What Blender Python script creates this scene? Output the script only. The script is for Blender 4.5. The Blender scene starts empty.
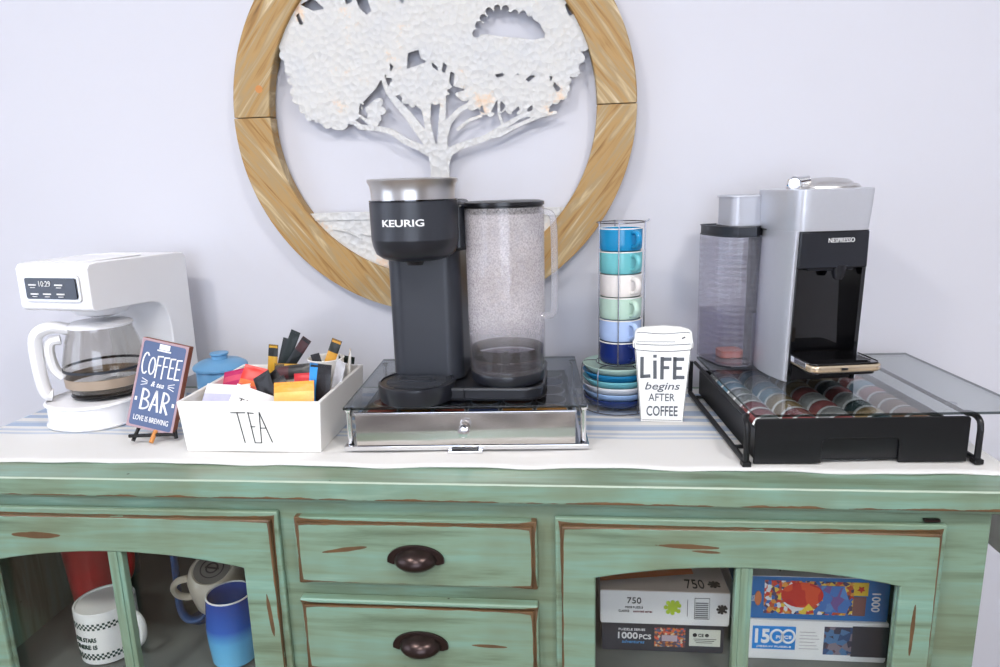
import bpy, bmesh, math, random
from mathutils import Vector, Matrix, Euler, geometry
import numpy as np
random.seed(7)
PI = math.pi
d2 = math.radians
COL = bpy.context.scene.collection
sc = bpy.context.scene

# ---------------------------------------------------------------- materials
def lin(c):
    return tuple(((v/255.0)/12.92 if v/255.0 <= .04045 else ((v/255.0+.055)/1.055)**2.4) for v in c) + (1.0,)
def newmat(name):
    m = bpy.data.materials.new(name); m.use_nodes = True
    nt = m.node_tree; b = nt.nodes['Principled BSDF']
    return m, nt, b
def plain(name, rgb, rough=.5, metal=0, noise=0.05, scale=30, bump=0, coat=0, spec=.5):
    """principled with a faint procedural tone variation"""
    m, nt, b = newmat(name)
    N, L = nt.nodes, nt.links
    tc = N.new('ShaderNodeTexCoord'); nz = N.new('ShaderNodeTexNoise')
    nz.inputs['Scale'].default_value = scale; nz.inputs['Detail'].default_value = 3
    L.new(tc.outputs['Object'], nz.inputs['Vector'])
    mx = N.new('ShaderNodeMix'); mx.data_type = 'RGBA'
    c = lin(rgb)
    mx.inputs[6].default_value = tuple(max(0, v*(1-noise)) for v in c[:3])+(1,)
    mx.inputs[7].default_value = tuple(min(1, v*(1+noise)) for v in c[:3])+(1,)
    L.new(nz.outputs['Fac'], mx.inputs[0]); L.new(mx.outputs[2], b.inputs['Base Color'])
    b.inputs['Roughness'].default_value = rough; b.inputs['Metallic'].default_value = metal
    b.inputs['Coat Weight'].default_value = coat
    b.inputs['Specular IOR Level'].default_value = spec
    if bump:
        bp = N.new('ShaderNodeBump'); bp.inputs['Strength'].default_value = bump; bp.inputs['Distance'].default_value = .002
        L.new(nz.outputs['Fac'], bp.inputs['Height']); L.new(bp.outputs[0], b.inputs['Normal'])
    return m
def glassy(name, tint=(1,1,1), trans=.92, rough=.02, ior=1.5, haze=0, pattern=None, hcol=(.9,.9,.92)):
    """thin clear sheet: transparent body with a fresnel gloss"""
    m = bpy.data.materials.new(name); m.use_nodes = True
    nt = m.node_tree; N, L = nt.nodes, nt.links
    for n in list(N): N.remove(n)
    out = N.new('ShaderNodeOutputMaterial'); tr = N.new('ShaderNodeBsdfTransparent')
    gl = N.new('ShaderNodeBsdfGlossy'); fr = N.new('ShaderNodeLayerWeight'); mx = N.new('ShaderNodeMixShader')
    tr.inputs['Color'].default_value = tuple(v*trans for v in tint)+(1,)
    gl.inputs['Roughness'].default_value = rough; f0 = ((ior-1)/(ior+1))**2
    fac = math_node(nt, 'ADD', math_node(nt, 'MULTIPLY', math_node(nt, 'POWER', fr.outputs['Facing'], 5.0), 1-f0), f0)
    L.new(fac, mx.inputs[0]); L.new(tr.outputs[0], mx.inputs[1]); L.new(gl.outputs[0], mx.inputs[2])
    res = mx.outputs[0]
    if haze:
        df = N.new('ShaderNodeBsdfDiffuse'); tl = N.new('ShaderNodeBsdfTranslucent'); h1 = N.new('ShaderNodeMixShader'); h2 = N.new('ShaderNodeMixShader')
        df.inputs[0].default_value = hcol+(1,); tl.inputs[0].default_value = hcol+(1,); h1.inputs[0].default_value = .5
        L.new(df.outputs[0], h1.inputs[1]); L.new(tl.outputs[0], h1.inputs[2])
        L.new(res, h2.inputs[1]); L.new(h1.outputs[0], h2.inputs[2]); h2.inputs[0].default_value = haze
        tc = N.new('ShaderNodeTexCoord')
        if pattern == 'drops':
            vo = N.new('ShaderNodeTexVoronoi'); vo.inputs['Scale'].default_value = 380; L.new(tc.outputs['Object'], vo.inputs['Vector'])
            nz = N.new('ShaderNodeTexNoise'); nz.inputs['Scale'].default_value = 25; L.new(tc.outputs['Object'], nz.inputs['Vector'])
            sp = N.new('ShaderNodeSeparateXYZ'); L.new(tc.outputs['Object'], sp.inputs[0])
            mr = N.new('ShaderNodeMapRange'); mr.inputs[1].default_value = .075; mr.inputs[2].default_value = .125; mr.inputs[3].default_value = .12; mr.inputs[4].default_value = 1.0; L.new(sp.outputs[2], mr.inputs[0])
            d = math_node(nt, 'SUBTRACT', 1.12, math_node(nt, 'MULTIPLY', vo.outputs['Distance'], .75))
            L.new(math_node(nt, 'MULTIPLY', math_node(nt, 'MULTIPLY', math_node(nt, 'MULTIPLY', d, mr.outputs[0]), math_node(nt, 'ADD', nz.outputs['Fac'], .5)), haze, clamp=True), h2.inputs[0])
        if pattern == 'ribs':
            sp = N.new('ShaderNodeSeparateXYZ'); L.new(tc.outputs['Object'], sp.inputs[0])
            w = math_node(nt, 'SINE', math_node(nt, 'MULTIPLY', sp.outputs[2], 2*PI/.0100))
            L.new(math_node(nt, 'MULTIPLY', math_node(nt, 'ADD', math_node(nt, 'MULTIPLY', w, .35), 1.0), haze), h2.inputs[0])
        res = h2.outputs[0]
    L.new(res, out.inputs[0])
    return m
def math_node(nt, op, a, b=None, c=None, clamp=False):
    n = nt.nodes.new('ShaderNodeMath'); n.operation = op; n.use_clamp = clamp
    for i, v in enumerate((a, b, c)):
        if v is None: continue
        if isinstance(v, (int, float)): n.inputs[i].default_value = v
        else: nt.links.new(v, n.inputs[i])
    return n.outputs[0]
def green_mat(name, w=None, h=None, grain='x', gouges=(), lip=.008, wear=1.0, arch=None, zline=None, rub_glint=None):
    """brushed distressed green paint: streaks along the grain, worn brown line near the panel's edge, knife gouges"""
    m, nt, b = newmat(name)
    N, L = nt.nodes, nt.links
    tc = N.new('ShaderNodeTexCoord'); sp = N.new('ShaderNodeSeparateXYZ')
    L.new(tc.outputs['Object'], sp.inputs[0])
    mp = N.new('ShaderNodeMapping'); L.new(tc.outputs['Object'], mp.inputs['Vector'])
    mp.inputs['Scale'].default_value = (3, 40, 40) if grain == 'x' else (40, 40, 3)
    nz = N.new('ShaderNodeTexNoise'); nz.inputs['Scale'].default_value = 1.0; nz.inputs['Detail'].default_value = 5
    nz.inputs['Roughness'].default_value = .62; nz.inputs['Distortion'].default_value = .3
    L.new(mp.outputs[0], nz.inputs['Vector'])
    rp = N.new('ShaderNodeValToRGB'); e = rp.color_ramp.elements
    e[0].position = .2; e[0].color = lin((78, 92, 74)); e[1].position = .82; e[1].color = lin((158, 182, 166))
    for p, c in ((.36, (100, 120, 98)), (.48, (120, 146, 124)), (.60, (120, 156, 140)), (.70, (140, 170, 152))):
        x = rp.color_ramp.elements.new(p); x.color = lin(c)
    L.new(nz.outputs['Fac'], rp.inputs[0])
    # broad warm / cool blotches
    n2 = N.new('ShaderNodeTexNoise'); n2.inputs['Scale'].default_value = 7; n2.inputs['Detail'].default_value = 3
    L.new(tc.outputs['Object'], n2.inputs['Vector'])
    mb = N.new('ShaderNodeMix'); mb.data_type = 'RGBA'
    f2 = math_node(nt, 'MULTIPLY', math_node(nt, 'SUBTRACT', n2.outputs['Fac'], .40, clamp=True), 2.2, clamp=True)
    L.new(f2, mb.inputs[0]); L.new(rp.outputs[0], mb.inputs[6]); mb.inputs[7].default_value = lin((110, 118, 92))
    col = mb.outputs[2]
    masks = []
    n3 = N.new('ShaderNodeTexNoise'); n3.inputs['Scale'].default_value = 22; n3.inputs['Detail'].default_value = 4
    L.new(tc.outputs['Object'], n3.inputs['Vector'])
    if w:
        dx = math_node(nt, 'SUBTRACT', w/2, math_node(nt, 'ABSOLUTE', sp.outputs[0]))
        dz = math_node(nt, 'SUBTRACT', h/2, math_node(nt, 'ABSOLUTE', sp.outputs[2]))
        d = math_node(nt, 'MINIMUM', dx, dz)
        # corners wear wider: use a blended distance
        off = math_node(nt, 'ABSOLUTE', math_node(nt, 'SUBTRACT', d, lip))
        corner = math_node(nt, 'DIVIDE', .00012, math_node(nt, 'ADD', math_node(nt, 'MAXIMUM', dx, dz), .02))
        wid = math_node(nt, 'ADD', math_node(nt, 'MULTIPLY', math_node(nt, 'SUBTRACT', n3.outputs['Fac'], .42, clamp=True), .009*wear), corner)
        masks.append(math_node(nt, 'LESS_THAN', off, wid))
    rub_glint_mask = None
    if rub_glint is not None:  # pale edge line: rubbed paint, plus the edge's highlight painted into the colour
        dz = math_node(nt, 'ABSOLUTE', math_node(nt, 'SUBTRACT', sp.outputs[2], rub_glint)); dy = math_node(nt, 'LESS_THAN', sp.outputs[1], .0024)
        rub_glint_mask = math_node(nt, 'MULTIPLY', dy, math_node(nt, 'LESS_THAN', dz, math_node(nt, 'MULTIPLY', n3.outputs['Fac'], .0024)))
        mr_ = N.new('ShaderNodeMix'); mr_.data_type = 'RGBA'; L.new(rub_glint_mask, mr_.inputs[0]); L.new(col, mr_.inputs[6]); mr_.inputs[7].default_value = lin((176, 190, 172)); col = mr_.outputs[2]
    if zline is not None:
        dz = math_node(nt, 'ABSOLUTE', math_node(nt, 'SUBTRACT', sp.outputs[2], zline))
        masks.append(math_node(nt, 'LESS_THAN', dz, math_node(nt, 'MULTIPLY', math_node(nt, 'SUBTRACT', n3.outputs['Fac'], .40, clamp=True), .012)))
    for (gx, gz, gl, gt, ga) in gouges:
        ca, sa = math.cos(ga), math.sin(ga)
        X = math_node(nt, 'SUBTRACT', sp.outputs[0], gx); Z = math_node(nt, 'SUBTRACT', sp.outputs[2], gz)
        u = math_node(nt, 'ADD', math_node(nt, 'MULTIPLY', X, ca/gl), math_node(nt, 'MULTIPLY', Z, sa/gl))
        v = math_node(nt, 'ADD', math_node(nt, 'MULTIPLY', X, -sa/gt), math_node(nt, 'MULTIPLY', Z, ca/gt))
        r = math_node(nt, 'ADD', math_node(nt, 'POWER', math_node(nt, 'ABSOLUTE', u), 1.4), math_node(nt, 'MULTIPLY', v, v))
        r = math_node(nt, 'ADD', r, math_node(nt, 'MULTIPLY', math_node(nt, 'SUBTRACT', n3.outputs['Fac'], .5), 2.2))
        masks.append(math_node(nt, 'LESS_THAN', r, 1.0))
    # a few tiny worm holes
    vo = N.new('ShaderNodeTexVoronoi'); vo.inputs['Scale'].default_value = 14
    L.new(tc.outputs['Object'], vo.inputs['Vector'])
    hole = math_node(nt, 'LESS_THAN', vo.outputs['Distance'], .028)
    mk = None
    for q in masks: mk = q if mk is None else math_node(nt, 'MAXIMUM', mk, q)
    if mk is not None:
        m1 = N.new('ShaderNodeMix'); m1.data_type = 'RGBA'; L.new(mk, m1.inputs[0]); L.new(col, m1.inputs[6])
        br = N.new('ShaderNodeValToRGB'); br.color_ramp.elements[0].color = lin((50, 38, 26)); br.color_ramp.elements[1].color = lin((122, 92, 60))
        L.new(n3.outputs['Fac'], br.inputs[0]); L.new(br.outputs[0], m1.inputs[7]); col = m1.outputs[2]
    m2 = N.new('ShaderNodeMix'); m2.data_type = 'RGBA'; L.new(hole, m2.inputs[0]); L.new(col, m2.inputs[6]); m2.inputs[7].default_value = lin((40, 32, 26))
    L.new(m2.outputs[2], b.inputs['Base Color'])
    b.inputs['Roughness'].default_value = .36
    bp = N.new('ShaderNodeBump'); bp.inputs['Strength'].default_value = .15; bp.inputs['Distance'].default_value = .001
    L.new(nz.outputs['Fac'], bp.inputs['Height']); L.new(bp.outputs[0], b.inputs['Normal'])
    return m
def wood_ring_mat(name, ang):
    m, nt, b = newmat(name); N, L = nt.nodes, nt.links
    tc = N.new('ShaderNodeTexCoord'); mp0 = N.new('ShaderNodeMapping'); mp = N.new('ShaderNodeMapping')
    mp0.inputs['Rotation'].default_value = (0, ang, 0)
    L.new(tc.outputs['Object'], mp0.inputs['Vector']); L.new(mp0.outputs[0], mp.inputs['Vector'])
    mp.inputs['Scale'].default_value = (5, 20, 70)
    nz = N.new('ShaderNodeTexNoise'); nz.inputs['Scale'].default_value = 1; nz.inputs['Detail'].default_value = 6; nz.inputs['Distortion'].default_value = .8
    L.new(mp.outputs[0], nz.inputs['Vector'])
    rp = N.new('ShaderNodeValToRGB'); e = rp.color_ramp.elements
    e[0].position = .25; e[0].color = lin((96, 66, 30)); e[1].position = .74; e[1].color = lin((226, 214, 190))
    for p, c in ((.36, (146, 108, 54)), (.46, (172, 136, 80)), (.54, (160, 136, 96)), (.63, (188, 164, 122))):
        x = rp.color_ramp.elements.new(p); x.color = lin(c)
    L.new(nz.outputs['Fac'], rp.inputs[0]); L.new(rp.outputs[0], b.inputs['Base Color'])
    b.inputs['Roughness'].default_value = .55
    bp = N.new('ShaderNodeBump'); bp.inputs['Strength'].default_value = .4; bp.inputs['Distance'].default_value = .002
    L.new(nz.outputs['Fac'], bp.inputs['Height']); L.new(bp.outputs[0], b.inputs['Normal'])
    return m
def whitewash_metal():
    m, nt, b = newmat('whitewashed_metal'); N, L = nt.nodes, nt.links
    tc = N.new('ShaderNodeTexCoord')
    nz = N.new('ShaderNodeTexNoise'); nz.inputs['Scale'].default_value = 14; nz.inputs['Detail'].default_value = 6; nz.inputs['Roughness'].default_value = .7
    L.new(tc.outputs['Object'], nz.inputs['Vector'])
    rp = N.new('ShaderNodeValToRGB'); e = rp.color_ramp.elements
    e[0].position = .3; e[0].color = lin((198, 199, 200)); e[1].position = .86; e[1].color = lin((186, 136, 98))
    x = rp.color_ramp.elements.new(.60); x.color = lin((206, 204, 199))
    x = rp.color_ramp.elements.new(.68); x.color = lin((222, 196, 170))
    L.new(nz.outputs['Fac'], rp.inputs[0]); L.new(rp.outputs[0], b.inputs['Base Color'])
    b.inputs['Roughness'].default_value = .5
    vo = N.new('ShaderNodeTexVoronoi'); vo.inputs['Scale'].default_value = 90; L.new(tc.outputs['Object'], vo.inputs['Vector'])
    bp = N.new('ShaderNodeBump'); bp.inputs['Strength'].default_value = .9; bp.inputs['Distance'].default_value = .003
    L.new(vo.outputs['Distance'], bp.inputs['Height']); L.new(bp.outputs[0], b.inputs['Normal'])
    return m
def cloth_mat():
    m, nt, b = newmat('runner_cloth'); N, L = nt.nodes, nt.links
    tc = N.new('ShaderNodeTexCoord'); sp = N.new('ShaderNodeSeparateXYZ'); L.new(tc.outputs['Object'], sp.inputs[0])
    rp = N.new('ShaderNodeValToRGB'); rp.color_ramp.interpolation = 'CONSTANT'
    W = lin((243, 242, 240)); B = lin((190, 205, 226)); B2 = lin((212, 220, 232))
    stops = [(0, W), (.33, B2), (.345, W), (.362, B2), (.38, W), (.405, B), (.44, B2), (.455, W), (.49, B), (.52, W), (.55, B), (.60, W), (.66, B2), (.69, W), (.76, B), (.80, W)]
    e = rp.color_ramp.elements; e[0].position = 0; e[0].color = W; e[1].position = stops[1][0]; e[1].color = stops[1][1]
    for p, c in stops[2:]:
        x = e.new(p); x.color = c
    L.new(math_node(nt, 'MULTIPLY', sp.outputs[1], 2.0), rp.inputs[0])
    wv = N.new('ShaderNodeTexWave'); wv.inputs['Scale'].default_value = 260; L.new(tc.outputs['Object'], wv.inputs['Vector'])
    bp = N.new('ShaderNodeBump'); bp.inputs['Strength'].default_value = .12; bp.inputs['Distance'].default_value = .001
    L.new(wv.outputs['Fac'], bp.inputs['Height']); L.new(bp.outputs[0], b.inputs['Normal'])
    L.new(rp.outputs[0], b.inputs['Base Color']); b.inputs['Roughness'].default_value = .9
    tl = N.new('ShaderNodeBsdfTranslucent'); L.new(rp.outputs[0], tl.inputs[0]); mx = N.new('ShaderNodeMixShader'); mx.inputs[0].default_value = .30
    L.new(b.outputs[0], mx.inputs[1]); L.new(tl.outputs[0], mx.inputs[2]); L.new(mx.outputs[0], N['Material Output'].inputs[0])
    return m
def grad_mat(name, stops, z0, z1, rough=.3):
    """glaze whose colour runs from the foot up (the mug itself is dipped in two colours)"""
    m, nt, b = newmat(name); N, L = nt.nodes, nt.links
    tc = N.new('ShaderNodeTexCoord'); sp = N.new('ShaderNodeSeparateXYZ'); L.new(tc.outputs['Object'], sp.inputs[0])
    mr = N.new('ShaderNodeMapRange'); mr.inputs[1].default_value = z0; mr.inputs[2].default_value = z1
    L.new(sp.outputs[2], mr.inputs[0])
    rp = N.new('ShaderNodeValToRGB'); e = rp.color_ramp.elements
    e[0].position, e[0].color = stops[0][0], lin(stops[0][1]); e[1].position, e[1].color = stops[-1][0], lin(stops[-1][1])
    for p, c in stops[1:-1]:
        x = e.new(p); x.color = lin(c)
    L.new(mr.outputs[0], rp.inputs[0]); L.new(rp.outputs[0], b.inputs['Base Color'])
    b.inputs['Roughness'].default_value = rough
    return m
def print_mat(name, cols, scale=60, rough=.5):
    """busy printed picture made of colour cells"""
    m, nt, b = newmat(name); N, L = nt.nodes, nt.links
    tc = N.new('ShaderNodeTexCoord'); vo = N.new('ShaderNodeTexVoronoi'); vo.inputs['Scale'].default_value = scale
    L.new(tc.outputs['Object'], vo.inputs['Vector'])
    sp = N.new('ShaderNodeSeparateColor'); L.new(vo.outputs['Color'], sp.inputs[0])
    rp = N.new('ShaderNodeValToRGB'); rp.color_ramp.interpolation = 'CONSTANT'; e = rp.color_ramp.elements
    e[0].position = 0; e[0].color = lin(cols[0]); e[1].position = 1/len(cols); e[1].color = lin(cols[1])
    for i, c in enumerate(cols[2:]):
        x = e.new((i+2)/len(cols)); x.color = lin(c)
    L.new(sp.outputs[0], rp.inputs[0]); L.new(rp.outputs[0], b.inputs['Base Color']); b.inputs['Roughness'].default_value = rough
    return m
def emit(name, rgb, s):
    m, nt, b = newmat(name); b.inputs['Base Color'].default_value = lin(rgb)
    b.inputs['Emission Color'].default_value = lin(rgb); b.inputs['Emission Strength'].default_value = s
    return m

M = {}
M['wall'] = plain('wall_paint', (208, 208, 215), .85, noise=.01, scale=4)
M['ceiling'] = plain('ceiling_paint', (245, 245, 245), .9, noise=.01)
M['floor'] = plain('floor_tile', (128, 112, 96), .85, noise=.1, scale=3)
M['chrome'] = plain('chrome', (235, 235, 238), .08, 1, noise=.01)
M['wire'] = plain('wire_chrome', (128, 128, 134), .22, .9, noise=.02)
M['mirror'] = plain('mirror_steel', (205, 200, 195), .10, 1, noise=.02)
M['silver'] = plain('brushed_silver', (206, 208, 214), .38, .55, noise=.02, scale=200)
M['steel'] = plain('warm_steel', (200, 198, 196), .28, .9, noise=.02)
M['bronze'] = plain('dark_bronze', (58, 46, 44), .28, .75, noise=.15)
M['charcoal'] = plain('charcoal_plastic', (44, 47, 54), .38, noise=.04)
M['charcoal_dark'] = plain('dark_plastic', (30, 32, 38), .28, noise=.04)
M['black'] = plain('black_plastic', (18, 18, 21), .3, noise=.05)
M['black_gloss'] = plain('gloss_black', (10, 10, 12), .06, noise=.05, coat=.5)
M['black_metal'] = plain('black_metal', (20, 20, 22), .42, .3, noise=.08)
M['white_plastic'] = plain('white_plastic', (240, 240, 242), .35, noise=.01)
M['white_ceramic'] = plain('white_ceramic', (238, 236, 232), .35, noise=.015)
M['cream'] = plain('cream_ceramic', (216, 204, 182), .3, noise=.03)
M['clear'] = glassy('clear_plastic', (.985, .98, 1.0), .95, .04)
M['tank'] = glassy('smoky_tank_plastic', (.95, .94, .98), .95, .05, haze=.17, pattern='ribs', hcol=(.78,.77,.84))
M['jug'] = glassy('jug_plastic', (.97, .965, .98), .95, .05, haze=.52, pattern='drops', hcol=(.97,.93,.94))
M['jug_clear'] = glassy('jug_handle_plastic', (.97, .965, .99), .95, .05, haze=.25)
M['glass_edge'] = glassy('dark_glass_edge', (.25, .3, .3), .7, .05)
M['glass'] = glassy('smoked_table_glass', (.80, .83, .85), .82, .01, 1.6)
M['glass2'] = glassy('clear_table_glass', (.90, .93, .93), .93, .01, 1.8)
M['pane'] = glassy('door_pane', (.96, .98, .98), .97, .01, 1.5)
M['carafe'] = glassy('carafe_glass', (.97, .96, .94), .93, .01, 1.5)
M['water'] = glassy('water', (.86, .85, .92), .9, .02, 1.33)
M['band'] = glassy('dark_band', (.40, .41, .44), .55, .05)
M['blue_jar'] = plain('blue_glaze', (100, 154, 196), .35, noise=.03)
M['ink'] = plain('ink', (28, 28, 30), .6)
M['grey_ink'] = plain('grey_ink', (88, 92, 98), .6)
M['white_ink'] = plain('white_ink', (240, 240, 240), .6)
M['label_white'] = plain('label_white', (230, 230, 230), .5)
M['sign_blue'] = plain('sign_blue', (84, 100, 136), .6, noise=.12, scale=12)
M['sign_edge'] = plain('sign_pink_edge', (172, 144, 150), .6)
M['sign_wood'] = plain('sign_wood', (128, 74, 54), .6, noise=.15, scale=60)
M['ochre'] = plain('easel_wood', (196, 130, 66), .6, noise=.1)
M['int'] = plain('dark_stained_interior', (104, 108, 104), .5, noise=.1)
M['tree'] = whitewash_metal()
M['cloth'] = cloth_mat()
M['sign_white'] = plain('white_board', (240, 240, 238), .5, noise=.01)

# ---------------------------------------------------------------- mesh helpers
def T(loc=(0,0,0), rot=(0,0,0)): return Matrix.Translation(loc) @ Euler(rot).to_matrix().to_4x4()
class MB:
    def __init__(s): s.bm = bmesh.new(); s.mats = []
    def mi(s, mat):
        if mat is None: return 0
        if mat not in s.mats: s.mats.append(mat)
        return s.mats.index(mat)
    def add(s, verts, faces, mx=None, mat=None, smooth=False):
        mx = mx or Matrix()
        vs = [s.bm.verts.new(mx @ Vector(v)) for v in verts]; i = s.mi(mat)
        for f in faces:
            try:
                fc = s.bm.faces.new([vs[k] for k in f]); fc.material_index = i; fc.smooth = smooth
            except ValueError: pass
        return vs
    def box(s, x0, x1, y0, y1, z0, z1, bev=0, mx=None, mat=None, seg=2):
        t = bmesh.new(); bmesh.ops.create_cube(t, size=1)
        for v in t.verts: v.co = Vector(((x0+x1)/2+v.co.x*(x1-x0), (y0+y1)/2+v.co.y*(y1-y0), (z0+z1)/2+v.co.z*(z1-z0)))
        if bev: bmesh.ops.bevel(t, geom=t.edges[:], offset=bev, segments=seg, affect='EDGES', profile=.5)
        s.merge(t, mx, mat, bool(bev))
    def merge(s, t, mx=None, mat=None, smooth=False):
        t.verts.ensure_lookup_table(); t.verts.index_update()
        s.add([v.co.copy() for v in t.verts], [[v.index for v in f.verts] for f in t.faces], mx, mat, smooth); t.free()
    def lathe(s, prof, n=48, mx=None, mat=None, smooth=True, sx=1, sy=1, a0=0, a1=2*PI):
        full = abs(a1-a0-2*PI) < 1e-6; V = []; F = []; k = n if full else n+1
        for (r, z) in prof:
            for i in range(k):
                a = a0+(a1-a0)*i/n; V.append((r*math.cos(a)*sx, r*math.sin(a)*sy, z))
        for j in range(len(prof)-1):
            for i in range(n):
                i2 = (i+1) % k
                F.append((j*k+i, j*k+i2, (j+1)*k+i2, (j+1)*k+i))
        if full:
            if prof[0][0] > 1e-6: F.append(tuple(range(k))[::-1])
            if prof[-1][0] > 1e-6: F.append(tuple((len(prof)-1)*k+i for i in range(k)))
        s.add(V, F, mx, mat, smooth)
    def shell(s, prof, n=48, mx=None, mat=None, sx=1, sy=1):
        """closed lathe without end caps (profile is a closed loop)"""
        V = []; F = []; p = len(prof)
        for (r, z) in prof:
            for i in range(n):
                a = 2*PI*i/n; V.append((r*math.cos(a)*sx, r*math.sin(a)*sy, z))
        for j in range(p):
            j2 = (j+1) % p
            for i in range(n):
                i2 = (i+1) % n; F.append((j*n+i, j*n+i2, j2*n+i2, j2*n+i))
        s.add(V, F, mx, mat, True)
    def tube(s, pts, r, n=10, mx=None, mat=None, closed=False, flat=1.0, up=None):
        pts = [Vector(p) for p in pts]; V = []; F = []; m = len(pts)
        prev = None
        for k, p in enumerate(pts):
            a = pts[(k-1) % m] if (closed or k > 0) else p
            b = pts[(k+1) % m] if (closed or k < m-1) else p
            t = (b-a).normalized()
            if up is not None: u = Vector(up)
            elif prev is None: u = Vector((0,0,1)) if abs(t.z) < .9 else Vector((1,0,0))
            else: u = prev
            u = (u-t*u.dot(t)).normalized(); prev = u; w = t.cross(u)
            rr = r[k] if isinstance(r, (list, tuple)) else r
            for i in range(n):
                an = 2*PI*i/n; V.append(p+u*math.cos(an)*rr+w*math.sin(an)*rr*flat)
        for k in range(m if closed else m-1):
            k2 = (k+1) % m
            for i in range(n):
                i2 = (i+1) % n; F.append((k*n+i, k*n+i2, k2*n+i2, k2*n+i))
        if not closed: F.append(tuple(range(n))[::-1]); F.append(tuple((m-1)*n+i for i in range(n)))
        s.add(V, F, mx, mat, True)
    def prism(s, outer, holes, y0, y1, mx=None, mat=None):
        """polygon (x,z) with holes, thick from y0 (front) to y1 (back)"""
        loops = [outer]+list(holes); flat = [p for l in loops for p in l]
        tris = geometry.tessellate_polygon([[Vector((p[0], p[1], 0)) for p in l] for l in loops])
        n = len(flat); V = [(p[0], y0, p[1]) for p in flat]+[(p[0], y1, p[1]) for p in flat]; F = []
        for t in tris:
            F.append(tuple(t)); F.append(tuple(i+n for i in reversed(t)))
        o = 0
        for l in loops:
            k = len(l)
            for i in range(k):
                j = (i+1) % k; F.append((o+i, o+j, o+j+n, o+i+n))
            o += k
        s.add(V, F, mx, mat)
    def extr(s, outline, z0, z1, mx=None, mat=None, smooth=True, top=1.0, bev=0):
        """plan outline (x,y) extruded upward, optional rounded rims"""
        n = len(outline); cx = sum(p[0] for p in outline)/n; cy = sum(p[1] for p in outline)/n
        rings = []
        if bev:
            for k in range(4):
                a = PI/2*k/3; rings.append((z0+bev*(1-math.sin(a)), bev*(1-math.cos(a))))
            for k in range(4):
                a = PI/2*(1-k/3); rings.append((z1-bev*(1-math.sin(a)), bev*(1-math.cos(a))))
        else: rings = [(z0, 0), (z1, 0)]
        V = []
        for (z, ins) in rings:
            t = 1+(top-1)*(z-z0)/(z1-z0)
            for p in outline:
                d = Vector((p[0]-cx, p[1]-cy)); L = d.length; d = d*((L-ins)/L)*t if L > 0 else d
                V.append((cx+d.x, cy+d.y, z))
        F = []
        for j in range(len(rings)-1):
            for i in range(n):
                k = (i+1) % n; F.append((j*n+i, j*n+k, (j+1)*n+k, (j+1)*n+i))
        F.append(tuple(range(n))[::-1]); F.append(tuple((len(rings)-1)*n+i for i in range(n)))
        s.add(V, F, mx, mat, smooth)
    def build(s, name, mat=None, parent=None, loc=(0,0,0), rot=(0,0,0), bevel=0, sharp=35):
        bmesh.ops.remove_doubles(s.bm, verts=s.bm.verts, dist=1e-6)
        bmesh.ops.recalc_face_normals(s.bm, faces=s.bm.faces)
        me = bpy.data.meshes.new(name); s.bm.to_mesh(me); s.bm.free()
        ms = s.mats if s.mats else []
        if mat is not None:
            if not ms: ms = [mat]
        for m in ms: me.materials.append(m)
        o = bpy.data.objects.new(name, me); COL.objects.link(o); o.parent = parent; o.location = loc; o.rotation_euler = rot
        if bevel:
            b = o.modifiers.new('bevel', 'BEVEL'); b.width = bevel; b.segments = 2; b.limit_method = 'ANGLE'; b.angle_limit = math.radians(40)
        for p in me.polygons: p.use_smooth = True
        me.set_sharp_from_angle(angle=math.radians(sharp))
        if len(me.polygons) < 4000:
            wn_ = o.modifiers.new('weighted', 'WEIGHTED_NORMAL'); wn_.keep_sharp = True; wn_.weight = 90
        return o
def glass_plate(m, mat, parent):
    m.mi(mat); k = m.mi(M['glass_edge'])
    bmesh.ops.recalc_face_normals(m.bm, faces=m.bm.faces)
    for f in m.bm.faces:
        f.normal_update(); f.material_index = 0 if abs(f.normal.z) > .9 else k
    return m.build('glass_top', None, parent)
def rrect(x0, x1, y0, y1, r, n=6):
    o = []
    for cx, cy, a in ((x1-r, y1-r, 0), (x0+r, y1-r, PI/2), (x0+r, y0+r, PI), (x1-r, y0+r, 1.5*PI)):
        for i in range(n+1):
            t = a+PI/2*i/n; o.append((cx+r*math.cos(t), cy+r*math.sin(t)))
    return o
def smoothp(pts, it=2):
    pts = [Vector(p) for p in pts]
    for _ in range(it):
        q = [pts[0]]
        for a, b in zip(pts, pts[1:]): q += [a*.75+b*.25, a*.25+b*.75]
        q.append(pts[-1]); pts = q
    return pts
def tag(o, label, cat, group=None):
    o['label'] = label; o['category'] = cat
    if group: o['group'] = group
    return o
def thing(name, label, cat, loc=(0,0,0), rz=0, group=None, rot=None):
    o = bpy.data.objects.new(name, None); COL.objects.link(o); o.location = loc
    o.rotation_euler = rot if rot else (0,0,rz); o.empty_display_size = .02
    return tag(o, label, cat, group)
def struct(o): o['kind'] = 'structure'; return o
def dup(root, loc, rot=(0,0,0), label=None):
    r = root.copy(); COL.objects.link(r); r.location = loc; r.rotation_euler = rot
    if label: r['label'] = label
    for ch in list(root.children):
        c = ch.copy(); COL.objects.link(c); c.parent = r
        for g in list(ch.children):
            d = g.copy(); COL.objects.link(d); d.parent = c
    return r
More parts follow.
